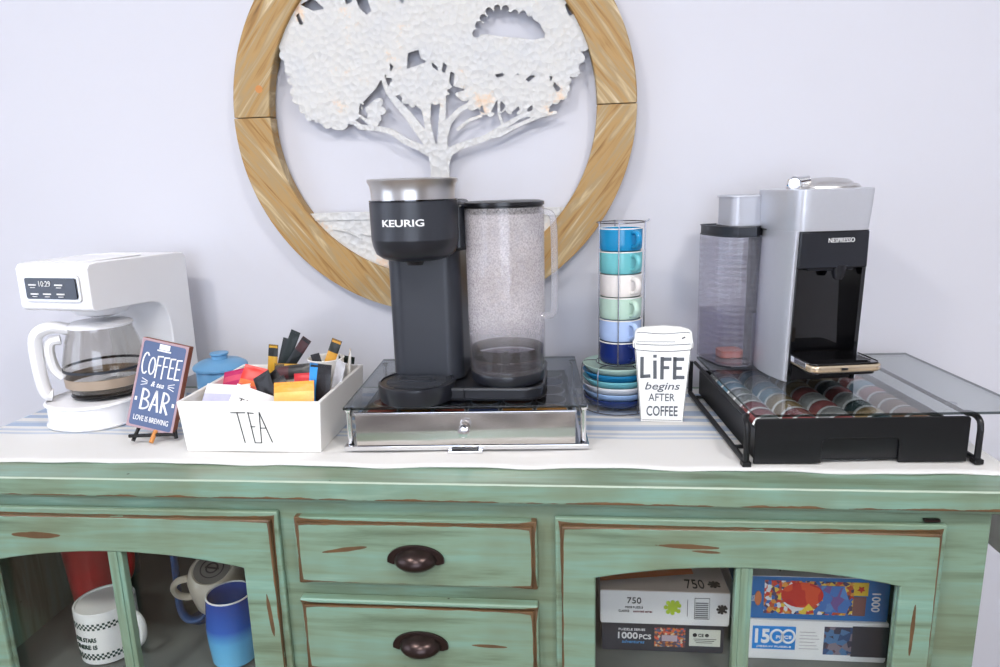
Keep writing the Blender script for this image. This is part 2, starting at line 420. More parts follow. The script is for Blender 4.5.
def text_mesh(txt, w, h, depth=.0006, shear=0, bold=0):
    cu = bpy.data.curves.new('t', 'FONT'); cu.body = txt; cu.align_x = 'CENTER'; cu.shear = shear; cu.extrude = .02; cu.resolution_u = 3
    cu.offset = bold
    to = bpy.data.objects.new('t', cu); COL.objects.link(to)
    me = bpy.data.meshes.new_from_object(to); bpy.data.objects.remove(to); bpy.data.curves.remove(cu)
    V = [v.co.copy() for v in me.vertices]; F = [list(p.vertices) for p in me.polygons]; bpy.data.meshes.remove(me)
    x0 = min(v.x for v in V); x1 = max(v.x for v in V); y0 = min(v.y for v in V); y1 = max(v.y for v in V)
    out = [Vector(((v.x-(x0+x1)/2)/(x1-x0)*w, (-v.z/.02)*depth/2, (v.y-(y0+y1)/2)/(y1-y0)*h)) for v in V]
    return out, F
def text(mb, txt, x, y, z, w, h, mat=None, depth=.0006, shear=0, bold=0, mx=None, roty=0):
    """lettering standing in the xz plane, read from the -y side"""
    V, F = text_mesh(txt, w, h, depth, shear, bold)
    m = (mx or Matrix()) @ Matrix.Translation((x, y, z)) @ Matrix.Rotation(roty, 4, 'Y')
    mb.add(V, F, m, mat)
def ribbon(mb, pts, w, y, mat=None, mx=None, th=.0006):
    """a pen stroke through (x,z) points"""
    for a, b in zip(pts, pts[1:]):
        a = Vector(a); b = Vector(b); d = (b-a)
        if d.length < 1e-7: continue
        d.normalize(); n = Vector((-d.y, d.x))*w/2; e = d*w*.3
        q = [a-e-n, b+e-n, b+e+n, a-e+n]
        mb.add([(p.x, y, p.y) for p in q]+[(p.x, y+th, p.y) for p in q], [(0,1,2,3), (7,6,5,4), (0,4,5,1), (1,5,6,2), (2,6,7,3), (3,7,4,0)], mx, mat)

# ---------------------------------------------------------------- room
FZ = -.86; WY = .475; CZ = 1.62
def slab(name, *b, mat): m = MB(); m.box(*b); return struct(m.build(name, mat))
slab('wall_back', -2.6, 2.4, WY, WY+.1, FZ, CZ, mat=M['wall'])
slab('wall_left', -2.7, -2.6, -3.4, WY+.1, FZ, CZ, mat=M['wall'])
slab('wall_front', -2.7, 2.5, -3.5, -3.4, FZ, CZ, mat=M['wall'])
slab('floor', -2.7, 2.5, -3.5, WY+.1, FZ-.1, FZ, mat=M['floor'])
slab('ceiling', -2.7, 2.5, -3.5, WY+.1, CZ, CZ+.1, mat=M['ceiling'])
slab('wall_right', 2.4, 2.5, -3.4, WY+.1, FZ, CZ, mat=M['wall'])
m = MB(); m.box(-2.6, 2.4, WY-.014, WY, FZ, FZ+.1, .004); struct(m.build('baseboard_back', M['ceiling']))

# ---------------------------------------------------------------- cabinet
TOPX0, TOPX1 = -.992, .5885
BX0, BX1 = -.962, .541
CXC = -.2165
cab = thing('sideboard_cabinet', 'long distressed green painted sideboard with two arched glass doors and middle drawers', 'cabinet', (CXC, .23, FZ))
OZ = -FZ
def C(x, y, z): return (x-CXC, y-.23, z+OZ)
def cabpart(name, mb, mat, cx, cy, cz, **k): return mb.build(name, mat, k.pop('parent', cab), C(cx, cy, cz), **k)
tw = TOPX1-TOPX0
m = MB(); m.box(-tw/2, tw/2, 0, .457, -.0274, 0, .0018)
m.box(-tw/2+.012, tw/2-.012, .010, .45, -.036, -.0272, .003)
cabpart('cabinet_top', m, green_mat('green_top', None, None, 'x', zline=-.0262, rub_glint=-.0008), (TOPX0+TOPX1)/2, 0, 0)
G_v = green_mat('green_vertical', None, None, 'z'); G_h = green_mat('green_rail', None, None, 'x')
for x0, x1 in ((BX0, BX0+.02), (BX1-.02, BX1)):
    m = MB(); m.box(x0, x1, .04, .45, -.78, -.036); m.build('side_panel', G_v, cab, C(0,0,0))
m = MB(); m.box(BX0+.02, BX1-.02, .435, .45, -.78, -.036); m.build('back_panel', M['int'], cab, C(0,0,0))
m = MB(); m.box(BX0+.02, BX1-.02, .04, .435, -.78, -.76); m.build('bottom_panel', M['int'], cab, C(0,0,0))
dc, dwid, ophalf, dr = .4482, .2522, .1975, .1715
# face frame
gate = .0                                            # frame front at y=.02
def rectp(x0, x1, z0, z1): return [(x0,z0), (x1,z0), (x1,z1), (x0,z1)]
holes = [rectp(CXC-dc-dwid+.012, CXC-dc+dwid-.012, -.70, -.068), rectp(CXC+dc-dwid+.012, CXC+dc+dwid-.012, -.70, -.068)]
for z1, z0 in ((-.066, -.150), (-.194, -.290), (-.330, -.44), (-.475, -.69)): holes.append(rectp(CXC-dr+.01, CXC+dr-.01, z0, z1))
m = MB(); m.prism(rectp(BX0, BX1, -.78, -.036), holes, .02, .04); m.build('face_frame', G_h, cab, C(0,0,0), bevel=.001)
for sx in (CXC-dr-.012, CXC+dr+.012):
    m = MB(); m.box(sx-.009, sx+.009, .04, .435, -.76, -.04); m.build('divider_panel', M['int'], cab, C(0,0,0))
SHZ = -.358; SHR = -.316
for x0, x1, sz in ((BX0+.02, CXC-dr-.021, SHZ), (CXC+dr+.021, BX1-.02, SHR)):
    m = MB(); m.box(x0, x1, .05, .435, sz-.018, sz, .002); m.build('shelf', M['int'], cab, C(0,0,0))
for i, x in enumerate((BX0+.04, BX1-.04)):
    for y in (.06, .41):
        m = MB(); m.extr(rrect(-.03, .03, -.03, .03, .006), 0, .082, top=1.15); m.build('leg', G_v, cab, C(x, y, FZ))
# doors
DT, DB = -.0518, -.705
def arch(x0, x1, zb, zs, za, n=24):
    o = [(x0, zb), (x1, zb)]
    for i in range(n+1):
        t = 1-i/n; u = 2*t-1
        o.append((x0+(x1-x0)*t, zs+(za-zs)*(1-u*u)))
    return o
for side, cx in ((-1, CXC-dc), (1, CXC+dc)):
    dh = DT-DB; cz = (DT+DB)/2; dt = -.048 if side < 0 else -.05
    w2 = dwid
    if side < 0: g = [(-.115, dh/2-.040, .042, .005, 0), (w2-.022, dh/2-.16, .033, .0035, -1.5), (w2-.03, -.1, .03, .003, 1.5)]
    else: g = [(-.074, dh/2-.034, .038, .0040, -.03), (-.052, dh/2-.041, .022, .0022, -.05), (w2-.034, dh/2-.15, .04, .0028, 1.56), (-w2+.02, -.1, .03, .003, 1.5)]
    mat = green_mat('green_door', 2*w2, dh, 'x', g, lip=.0095, wear=.55)
    m = MB()
    op = arch(-ophalf, ophalf, -dh/2+.06, dh/2-(DT+.1365), dh/2-(DT+.116))
    m.prism(rectp(-w2, w2, -dh/2, dh/2), [op], .004, .0125)
    m.prism(rectp(-w2+.009, w2-.009, -dh/2+.009, dh/2-.009), [op], -.004, .0045)
    d = m.build('door', mat, cab, C(cx, .0065, cz), bevel=.0022)
    d['label'] = 'left arched glass door' if side < 0 else 'right arched glass door'
    # mullion
    m = MB(); m.box(-.0115, .0115, -.001, .012, -dh/2+.05, dh/2-(DT+.110), .0025); m.box(-.005, .005, -.003, .0, -dh/2+.06, dh/2-(DT+.116), .001)
    m.build('mullion', G_v, d)
    m = MB(); m.box(-ophalf-.01, ophalf+.01, .0126, .0155, -dh/2+.05, dh/2-(DT+.106)); m.build('glass_pane', M['pane'], d)
    m = MB(); m.tube([(side*(-w2+.02), -.006, 0), (side*(-w2+.02), -.026, 0)], .006); m.lathe([(0,-.014),(.012,-.011),(.015,0),(.012,.008),(0,.01)], 20, T((side*(-w2+.02), -.03, 0), (PI/2,0,0)))
    m.build('knob', M['bronze'], d)
m = MB(); m.box(-.010, .010, -.003, .003, -.002, .002, .001); m.build('hinge', M['bronze'], cab, C(CXC+dc+dwid-.018, .016, -.0475))
# drawers
def cup_pull(parent, x, z):
    m = MB()
    a, b_, dp = .040, .0185, .024
    n1, n2 = 24, 10; V = []; F = []
    for j in range(n2+1):
        ph = PI/2*j/n2
        for i in range(n1+1):
            th = PI*i/n1
            V.append((a*.74*math.cos(th)*math.cos(ph)**.5 if 0 else a*.76*math.cos(th)*math.cos(ph), -dp*math.sin(ph), b_*math.sin(th)*math.cos(ph)))
    for j in range(n2):
        for i in range(n1):
            q = j*(n1+1)+i; F.append((q, q+1, q+n1+2, q+n1+1))
    m.add(V, F, T((0,0,-.003)), None, True)
    # lower lip of the cup (rounds under)
    V = []; F = []
    for j in range(n2+1):
        ph = PI/2*j/n2
        for i in range(n1+1):
            th = -PI*i/n1
            V.append((a*.76*math.cos(th)*math.cos(ph), -dp*math.sin(ph), .0145*math.sin(th)*math.cos(ph)-.003))
    for j in range(2, n2):
        for i in range(n1):
            q = j*(n1+1)+i; F.append((q, q+n1+1, q+n1+2, q+1))
    m.add(V, F, None, None, True)
    # arched back flange
    o = [(-a, -.006)]+[(a*math.cos(t), -.002+(b_+.003)*math.sin(t)) for t in [PI-PI*i/24 for i in range(25)]]+[(a, -.006), (a*.8, -.009), (-a*.8, -.009)]
    m.prism([(x_, z_) for x_, z_ in o], [], -.0035, 0)
    return m.build('cup_pull', M['bronze'], parent, (x, -.0065, z), bevel=.0008)
specs = [(-.0565, -.1592, .0, [(-.10, .006, .032, .0035, .15)]), (-.1848, -.300, .012, [(.10, -.004, .032, .0025, -.03)]), (-.322, -.45, 0, [(.02, -.03, .03, .003, 0)]), (-.468, -.70, 0, [(-.05, .06, .04, .003, .2)])]
for zt, zb, pull, g in specs:
    w2 = dr; h = zt-zb
    mat = green_mat('green_drawer', 2*w2, h, 'x', g, lip=.0055, wear=.7)
    m = MB(); m.prism(rectp(-w2, w2, -h/2, h/2), [], .0, .0125); m.prism(rectp(-w2+.006, w2-.006, -h/2+.006, h/2-.006), [], -.006, .0005)
    if pull: m.prism(rectp(-w2-.0, w2, h/2-.004, h/2+.003), [], -.004, .012)
    d = m.build('drawer_front', mat, cab, C(CXC, .0065, (zt+zb)/2), bevel=.0022)
    cup_pull(d, .003, -.003)
    m = MB(); m.box(-w2+.02, w2-.02, .0126, .36, -h/2+.015, h/2-.02); m.build('drawer_box', M['int'], d)

# ---------------------------------------------------------------- table runner
def runner():
    nx, ny = 120, 26; V = []; F = []; rnd = random.Random(3)
    x0, x1, y1 = -.984, .582, .435
    xs = [x0+(x1-x0)*i/nx for i in range(nx+1)]
    extra = [(x1+.006, -.002), (x1+.0115, -.010), (x1+.0125, -.03), (x1+.0135, -.08), (x1+.0135, -.13)]
    left = [(x0-.0105, -.08), (x0-.0105, -.03), (x0-.010, -.010), (x0-.005, -.002)]
    cols = left+[(x, 0.0) for x in xs]+extra
    def fy(x): return .051+.0025*math.sin(x*9+1)+.0018*math.sin(x*27)+.0012*math.sin(x*61+2)
    for k, (x, dz) in enumerate(cols):
        for j in range(ny+1):
            t = j/ny; y = fy(x)+(y1-fy(x))*t
            rz = .0012+.0008*math.sin(x*31+t*5)*(1-t)
            xx = x; z = rz+dz
            V.append((xx, y, z))
    ncol = len(cols)
    for k in range(ncol-1):
        for j in range(ny):
            a = k*(ny+1)+j; F.append((a, a+ny+1, a+ny+2, a+1))
    m = MB(); m.add(V, F, None, None, True)
    o = m.build('table_runner', M['cloth'], None, sharp=80)
    s = o.modifiers.new('thick', 'SOLIDIFY'); s.thickness = .0022; s.offset = 1
    return tag(o, 'white cloth runner with pale blue stripes laid along the green cabinet top', 'tablecloth')
runner()
CL = .0042   # cloth top

# ---------------------------------------------------------------- round wall decor
RC = (-.249, .527); RO, RI = .371, .301
decor = thing('round_wall_decor', 'round wooden ring frame on the wall holding a whitewashed metal tree', 'wall decor', (RC[0], WY-.002, RC[1]))
for q in range(4):
    a0 = q*PI/2; ang = [math.radians(-52), math.radians(52), math.radians(-52), math.radians(52)][q]
    n = 32; e = .0008
    o = [(RO*math.cos(a0+PI/2*i/n), RO*math.sin(a0+PI/2*i/n)) for i in range(n+1)]+[(RI*math.cos(a0+PI/2*i/n), RI*math.sin(a0+PI/2*i/n)) for i in range(n, -1, -1)]
    cxm, czm = e*math.cos(a0+PI/4)*1.41, e*math.sin(a0+PI/4)*1.41
    m = MB(); m.prism([(x+cxm, z+czm) for x, z in o], [], -.034, -.004)
    s = m.build('frame_segment', wood_ring_mat('ring_wood', ang), decor, bevel=.002)
m = MB(); m.lathe([(0,-.0012),(.006,-.001),(.007,0)], 16, T((-.318, -.0345, .05), (PI/2,0,0))); m.build('screw_cap', M['ochre'], decor)

def tree_plate():
    # silhouette field on a grid in pixels of a sketch plane, cut with marching squares
    A = 1/ (1000/1.823)          # metres per unit
    def P(u, v):                  # sketch unit (photo-like) -> local metres
        X = -.5151+(u-285)*(.5555/305); Zz = .6448-(v-50)*(.2966/162.5)-(u-285)*(.0*1)
        Zz -= (u-285)*(.0248-.0)/305
        return X-RC[0], Zz-RC[1]
    lo_u, hi_u, lo_v, hi_v, st = 262, 612, -72, 196, 1.05
    U = np.arange(lo_u, hi_u, st); Vv = np.arange(lo_v, hi_v, st); gu, gv = np.meshgrid(U, Vv)
    rnd = random.Random(11)
    def sdpoly(pts):
        d = np.full(gu.shape, 1e9); s = np.ones(gu.shape); n = len(pts)
        for i in range(n):
            x0, y0 = pts[i]; x1, y1 = pts[(i+1) % n]
            ex, ey = x1-x0, y1-y0; wx, wy = gu-x0, gv-y0
            t = np.clip((wx*ex+wy*ey)/(ex*ex+ey*ey), 0, 1); d = np.minimum(d, (wx-t*ex)**2+(wy-t*ey)**2)
            c1 = gv >= y0; c2 = gv < y1; c3 = ex*wy > ey*wx
            fl = (c1 & c2 & c3) | (~c1 & ~c2 & ~c3); s = np.where(fl, -s, s)
        return s*np.sqrt(d)
    def circ(x, y, r): return np.hypot(gu-x, gv-y)-r
    def leafy(pts, step, r0, r1, off):
        f = sdpoly(pts); n = len(pts)
        for i in range(n):
            x0, y0 = pts[i]; x1, y1 = pts[(i+1) % n]; L = math.hypot(x1-x0, y1-y0); k = max(1, int(L/step))
            for j in range(k):
                t = (j+rnd.random()*.5)/k; r = rnd.uniform(r0, r1)
                x = x0+(x1-x0)*t; y = y0+(y1-y0)*t
                a = rnd.uniform(0, 2*PI)
                ex = ((gu-x)*math.cos(a)+(gv-y)*math.sin(a))/1.35; ey = -(gu-x)*math.sin(a)+(gv-y)*math.cos(a)
                f = np.minimum(f, np.hypot(ex, ey)-r)
        return f
    canopy = [(289,18),(283,40),(288,62),(291,88),(297,104),(310,114),(330,122),(344,122),(352,112),(360,100),(372,88),(384,74),(392,72),(396,88),(404,97),(420,102),(434,100),(444,92),(452,83),(458,86),(466,92),(474,100),(482,107),(500,104),(516,106),(532,107),(546,106),(556,98),(564,86),(572,72),(577,58),(583,48),(590,40),(586,18),(575,-2),(560,-20),(535,-42),(505,-56),(470,-62),(430,-60),(390,-62),(350,-50),(320,-30),(300,-8)]
    f = leafy(canopy, 7, 3.0, 5.5, 0)
    f = np.minimum(f, leafy([(368,104),(378,98),(381,106),(376,118),(370,120)], 5, 2.5, 4, 0))
    hole_list = []
    def cut(g): 
        nonlocal f
        f = np.maximum(f, -g)
    # large opening with a scalloped edge
    g = sdpoly([(482,36),(487,26),(493,17),(500,13),(515,16),(530,19),(540,25),(547,35),(546,39),(535,41),(520,39),(505,38),(492,36)])
    cut(g)
    for i in range(10):
        t = i/9; cut(circ([480,483,487,493,501,509,518,526,533,539][i], [35,28,21,15,12,13,17,18,22,29][i], 2.6+rnd.random()*1.6))
    for h in ([(411,53),(422,50),(424,58),(430,61),(422,64),(409,68)], [(392,62),(396,66),(392,71)], [(385,71),(388,74),(386,79),(384,76)], [(434,61),(440,66),(441,70),(435,66)], [(446,61),(450,65),(447,72),(444,70)], [(453,70),(457,72),(455,86),(451,80)],
              [(497,73),(505,71),(506,74),(499,76)], [(527,77),(533,73),(537,74),(530,80)], [(550,74),(554,74),(552,80)], [(555,79),(562,86),(558,89),(554,84)], [(519,71),(521,72),(519,74)],
              [(377,86),(382,78),(387,82),(384,90),(366,104),(362,100)], [(492,108),(498,97),(500,97),(498,110)], [(502,97),(507,102),(503,108),(501,107)], [(512,109),(520,102),(521,106),(515,111)], [(528,105),(533,101),(534,105),(529,110)],
              [(480,107),(483,101),(486,110)], [(358,104),(360,101),(360,112),(357,112)], [(305,8),(318,2),(330,12),(318,14)], [(300,18),(303,16),(307,26),(303,27)], [(350,2),(356,-4),(358,6),(352,8)], [(362,4),(372,0),(377,14),(372,18),(365,12)], [(402,-2),(412,-8),(409,8),(404,4)],
              [(448,88),(456,84),(468,87),(462,89),(452,92)], [(566,10),(571,4),(577,16),(570,20)], [(588,52),(596,50),(600,60),(590,60)]):
        cut(sdpoly(h))
    # branches: (points, widths)
    br = [([(437,190),(438,165),(436,150)], [10.5,9.5,9]),
          ([(436,165),(431,150),(418,143),(403,137),(390,128),(375,125),(358,124),(349,117),(344,108)], [5,4.2,3.6,3.2,2.8,2.6,2.6,2.4,2]),
          ([(375,125),(365,118),(358,113)], [2,1.6,1.4]),
          ([(437,158),(431,143),(420,128),(407,111),(397,100),(389,90),(385,80),(384,72)], [6.5,5.8,5,4.2,3.4,2.8,2.2,2]),
          ([(430,140),(427,118),(424,105),(416,98)], [4.5,3,2.4,2]), ([(427,122),(429,108),(430,98)], [2.4,2.2,2.2]),
          ([(440,160),(441,140),(442,120),(444,100),(446,86)], [6,4.6,3.6,2.8,2.2]),
          ([(443,158),(443,134),(449,118),(460,107),(472,100)], [5,3.6,3,2.4,2]),
          ([(441,160),(447,148),(458,142),(470,138),(486,133),(504,122),(520,113),(530,109)], [6,4.6,3.2,3,2.8,2.4,2,1.8]),
          ([(486,133),(500,130),(520,120),(540,112),(556,108)], [2.2,2,1.8,1.6,1.5]),
          ([(504,122),(500,110),(500,98)], [1.6,1.3,1.2]), ([(458,125),(470,116),(482,112)], [1.6,1.5,1.4])]
    for pts, ws in br:
        for (a, b, wa, wb) in zip(pts, pts[1:], ws, ws[1:]):
            ex, ey = b[0]-a[0], b[1]-a[1]; t = np.clip(((gu-a[0])*ex+(gv-a[1])*ey)/(ex*ex+ey*ey), 0, 1)
            f = np.minimum(f, np.hypot(gu-a[0]-t*ex, gv-a[1]-t*ey)-(wa+(wb-wa)*t)*1.0)
    # flared trunk foot hidden behind the brewer is carried on by the ground plate
    # clip to the inside of the ring (metres)
    return f, U, Vv, P
def ms_plate(f, U, V, P, y0, y1):
    """marching squares -> thick plate"""
    m = MB(); idx = {}; verts = []; tris = []; border = []
    def vid(key, u, v):
        if key not in idx: idx[key] = len(verts); verts.append((u, v))
        return idx[key]
    H, W = f.shape
    ins = f < 0
    for j in range(H-1):
        for i in range(W-1):
            c = [(i, j), (i+1, j), (i+1, j+1), (i, j+1)]
            s = [ins[y, x] for x, y in c]
            if not any(s): continue
            poly = []; cr = []
            for k in range(4):
                a, b = c[k], c[(k+1) % 4]
                if s[k]: poly.append(vid(('v',)+a, U[a[0]], V[a[1]]))
                if s[k] != s[(k+1) % 4]:
                    fa, fb = f[a[1], a[0]], f[b[1], b[0]]; t = fa/(fa-fb)
                    key = ('e',)+(a+b if a < b else b+a)
                    q = vid(key, U[a[0]]+(U[b[0]]-U[a[0]])*t, V[a[1]]+(V[b[1]]-V[a[1]])*t); poly.append(q); cr.append(len(poly)-1)
            if len(poly) >= 3:
                tris.append(poly)
                if len(cr) == 2:
                    a, b = cr
                    if (b-a) == 1: border.append((poly[a], poly[b]))
                    elif (a+len(poly)-b) == 1: border.append((poly[b], poly[a]))
    n = len(verts); pv = [P(*p) for p in verts]
    VV = [(x, y0, z) for x, z in pv]+[(x, y1, z) for x, z in pv]; F = []
    for t in tris: F.append(tuple(t)); F.append(tuple(k+n for k in reversed(t)))
    for a, b in border: F.append((a, b, b+n, a+n))
    m.add(VV, F); return m
f, U, V, P = tree_plate()
gx = np.empty(f.shape); gz = np.empty(f.shape)
for j in range(f.shape[0]):
    for i in range(f.shape[1]):
        gx[j, i], gz[j, i] = P(U[i], V[j])
rr = (np.hypot(gx, gz)-(RI+.004))*548
m = ms_plate(np.maximum(f, rr), U, V, P, -.026, -.0235)
m.build('metal_tree', M['tree'], decor, sharp=50)
def chordpoly(z1, z0, n=20):
    o = []
    R = RI+.006
    a1 = math.asin(z1/R); a0 = math.asin(max(-1, z0/R))
    for i in range(n+1):
        a = PI-a1+(2*a1+PI)*i/n*1.0
        o.append((R*math.cos(a), R*math.sin(a)))
    return o
gz1 = .348-RC[1]
m = MB(); R_ = RI+.006; aa = math.asin(gz1/R_)
o = [(R_*math.cos(t), R_*math.sin(t)) for t in [PI-aa+(PI+2*aa)*i/30 for i in range(31)]]
hl = []; rnd = random.Random(5)
for k in range(13):
    x = -.19+k*.032; z = gz1-.028-.012*(k % 3)-.006
    if math.hypot(x, z-.05) > RI-.01: continue
    hl.append([(x, z), (x+.016, z+.004), (x+.028, z+.001), (x+.014, z-.004)])
    z2 = z-.05
    if math.hypot(x, z2) < RI-.03: hl.append([(x-.002, z2+.004), (x+.012, z2+.006), (x+.02, z2-.006), (x+.008, z2-.003)])
m.prism(o, hl, -.026, -.0235)
m.box(-.235, .235, -.029, -.0255, gz1-.014, gz1+.001, .001)
for k in range(7):
    x = -.20+k*.055; pts = [(x, -.0275, gz1-.03-.01*(k % 2)), (x+.03, -.0285, gz1-.036-.01*(k % 2)), (x+.055, -.0275, gz1-.05)]
    if all(math.hypot(p[0], p[2]) < RI-.005 for p in pts): m.tube(smoothp(pts), .002, 6)
m.tube([(.0+.006, -.026, gz1-.02), (.0, -.026, -.13)], [.028, .019], 12, flat=.12, up=(1,0,0))
m.build('metal_ground', M['tree'], decor)

# ---------------------------------------------------------------- Keurig-type pod drawer (chrome organiser)
TR = math.radians(3.0)
org = thing('pod_drawer_stand', 'chrome pod drawer with smoked glass top under the charcoal coffee machine', 'organizer', (-.1545, .105, CL), TR)
GH = .0705-CL
w2 = .181
m = MB(); m.box(-w2, w2, 0, .293, GH, GH+.0045, .0012); glass_plate(m, M['glass'], org)
m = MB()
for sx in (-1, 1):
    for y in (.014, .279):
        m = MB(); m.lathe([(.0045,0),(.006,.001),(.006,.006),(.0042,.009),(.0042,GH-.008),(.007,GH-.004),(.007,GH-.0003)], 16, T((sx*(w2-.005), y, 0))); m.build('corner_post', M['chrome'], org)
m = MB()
for y in (.002, .286): m.box(-w2-.002, w2+.002, y-.003, y+.003, .003, .010, .001)
for sx in (-1, 1): m.box(sx*(w2+.001)-.002, sx*(w2+.001)+.002, .002, .286, .003, .009, .001)
m.box(-w2+.006, w2-.006, .004, .288, .005, .0065)
m.build('base_rail', M['chrome'], org)
m = MB()
m.box(-.1635, .1635, .0, .004, .011, GH-.007, .0008, mat=M['mirror'])
m.box(-.1635, .1635, .27, .273, .011, GH-.016, mat=M['mirror'])
for sx in (-1, 1): m.box(sx*.162-.0015, sx*.162+.0015, .004, .27, .011, GH-.016, mat=M['mirror'])
m.box(-.1605, .1605, .004, .27, .011, .0125, mat=M['black'])
dwr = m.build('drawer', None, org)
m = MB(); m.box(-.1655, .1655, -.001, .005, GH-.0075, GH-.004, .0006); m.build('drawer_trim', M['chrome'], dwr)
m = MB(); m.lathe([(0,0),(.004,0),(.004,.004),(.0075,.006),(.0085,.010),(.0065,.014),(.009,.018),(.008,.022),(0,.024)], 8, T((0,0,.038),(PI/2,0,0))); k = m.build('knob', M['chrome'], dwr, sharp=20)
k['label'] = 'faceted crystal style knob'
m = MB(); m.box(-.026, .026, -.009, .001, -.001+.001, .004, .001, mat=M['chrome']); m.box(-.020, .020, -.006, -.0005, .0041, .0085, .001, mat=M['black_gloss']); m.build('center_tab', None, org)
# k-cups in that drawer
def kcup(mat_lid):
    r = thing('coffee_pod', '', 'pod', (0,0,0))
    m = MB(); m.lathe([(.0165,0),(.0175,.002),(.0215,.038),(.0245,.0385),(.0245,.040)], 20); m.build('cup', M['label_white'], r)
    m = MB(); m.lathe([(0,.0403),(.023,.0403),(.023,.0405),(0,.0407)], 20); m.build('lid', mat_lid, r)
    return r
lidc = [plain('pod_lid_a', (150, 60, 40)), plain('pod_lid_b', (70, 90, 60)), plain('pod_lid_c', (190, 130, 60)), plain('pod_lid_d', (60, 40, 36)), plain('pod_lid_e', (60, 70, 110))]
cname = ['reddish brown', 'olive green', 'tan', 'dark brown', 'slate blue']
protos = [kcup(c) for c in lidc]; used = set(); rnd = random.Random(2)
for i in range(6):
    for j in range(5):
        k = rnd.randrange(5); lx = -.13+i*.052; ly = .035+j*.05
        wx = -.1545+lx*math.cos(TR)-ly*math.sin(TR); wy = .105+lx*math.sin(TR)+ly*math.cos(TR)
        lab = cname[k]+' lidded coffee pod standing upright in the chrome drawer under smoked glass'
        if k in used: o = dup(protos[k], (wx, wy, CL+.0128))
        else: o = protos[k]; used.add(k); o.location = (wx, wy, CL+.0128)
        o['label'] = lab; o['group'] = cname[k]+' lidded pods in the chrome drawer'

# ---------------------------------------------------------------- Keurig
KZ = CL+GH+.0048
keu = thing('single_serve_coffee_machine', 'charcoal single serve coffee machine with silver brew head and clear water jug', 'coffee maker', (-.2235, .150, KZ), 0)
def kl(x, y, z): return (x+.2235, y-.150, z-KZ)
# base
m = MB(); m.extr(rrect(-.055, .187, -.022, .165, .03), 0, .021, bev=.004); m.build('base', M['charcoal_dark'], keu)
m = MB(); m.box(.0655, .0665, -.0228, -.02, .001, .020); m.build('base_seam', M['black'], keu)
# drip tray
m = MB(); m.lathe([(.053,0),(.0565,.0015),(.0582,.010),(.0590,.023),(.0585,.0270),(.055,.0285),(.0545,.0265),(0,.026)], 56, T((-.0085, -.004, .0005)))
dt = m.build('drip_tray', M['charcoal_dark'], keu)
m = MB()
for k in range(-5, 6):
    L_ = math.sqrt(.046**2-(k*.0075)**2); m.box(-.0085-L_, -.0085+L_, -.004+k*.0075-.0015, -.004+k*.0075+.0015, .0268, .0283, .0004)
m.tube([(-.0085+.028*math.cos(t), -.004+.012*math.sin(t), .0286) for t in [2*PI*i/24 for i in range(24)]], .0022, 6, closed=True)
m.build('grate', M['charcoal'], dt)
# column
m = MB(); m.extr(rrect(-.056, .060, .022, .165, .026), .020, .275, bev=.002); m.build('tower', M['charcoal'], keu)
m = MB(); m.extr(rrect(-.050, .062, .035, .165, .03), .2745, .296, bev=.008); m.build('tower_cap', M['charcoal'], keu)
# brew head
hz = .288-KZ
m = MB(); m.lathe([(0,hz),(.040,hz+.0005),(.050,hz+.004),(.058,hz+.010),(.0618,hz+.020),(.0638,hz+.030),(.0638,hz+.0315)], 64, mat=M['charcoal_dark'])
m.lathe([(.0638,hz+.0315),(.0642,hz+.084),(.0625,hz+.0855),(0,hz+.0855)], 64, mat=M['charcoal'])
head = m.build('brew_head', None, keu)
m = MB(); m.lathe([(.0605,hz+.0855),(.0608,hz+.098),(.0622,hz+.107),(.0650,hz+.112),(.0656,hz+.115),(.0640,hz+.1165),(.058,hz+.117),(.05,hz+.116),(0,hz+.115)], 64); rim = m.build('lid_ring', M['steel'], keu)
m = MB(); m.lathe([(.062,hz+.0852),(.0645,hz+.0852),(.0645,hz+.087),(.062,hz+.087)], 64); m.build('ring_seam', M['black_gloss'], keu)
m = MB(); m.extr(rrect(.02, .074, .012, .09, .012), hz+.010, hz+.079, bev=.004); m.build('head_bracket', M['charcoal_dark'], keu)
# wrapped lettering KEURIG
V_, F_ = text_mesh('KEURIG', .062, .0098, .0008, 0, .018)
m = MB(); R0 = .0643; out = []
for v in V_:
    a = -PI/2 + (v.x-.004)/R0; r = R0-v.y+.0001; out.append((r*math.cos(a), r*math.sin(a), hz+.056+v.z))
m.add(out, F_); lt = m.build('lettering', M['label_white'], head)
m = MB(); m.lathe([(0,hz-.008),(.012,hz-.007),(.014,hz+.002)], 20, T((0,-.01,0))); m.build('nozzle', M['black'], keu)
# water jug
jx, jy = .1285, .036; jz = .0375; JT = .292
m = MB(); m.lathe([(0,.0205),(.055,.0205),(.057,.024),(.0575,.034),(.056,.037),(0,.037)], 56, T((jx, jy, 0))); m.build('jug_platform', M['charcoal_dark'], keu)
m = MB(); R1 = .0585
m.shell([(R1-.003, jz+.002),(R1-.0005, jz),(R1, jz+.01),(R1+.001,JT-.008),(R1-.0015,JT-.008),(R1-.0025,jz+.012),(R1-.004,jz+.007)], 64, T((jx, jy, 0)))
m.lathe([(0, jz+.004),(R1-.004, jz+.004),(R1-.004,jz+.006),(0,jz+.006)], 48, T((jx, jy, 0)))
jug = m.build('water_jug', M['jug'], keu); jug['label'] = 'clear water jug beaded with condensation'
ha = math.radians(-18); hv = Vector((math.cos(ha), math.sin(ha), 0)); pr_ = []
for r, z in ((R1-.001,JT-.014),(R1+.012,JT-.015),(R1+.020,JT-.024),(R1+.020,.20),(R1+.020,.134),(R1+.014,.122),(R1-.001,.124)): pr_.append(Vector((jx, jy, z))+hv*r)
m = MB(); m.tube(smoothp(pr_, 2), .0075, 12, up=(-hv.y, hv.x, 0), flat=.6); m.build('jug_handle', M['jug_clear'], jug)
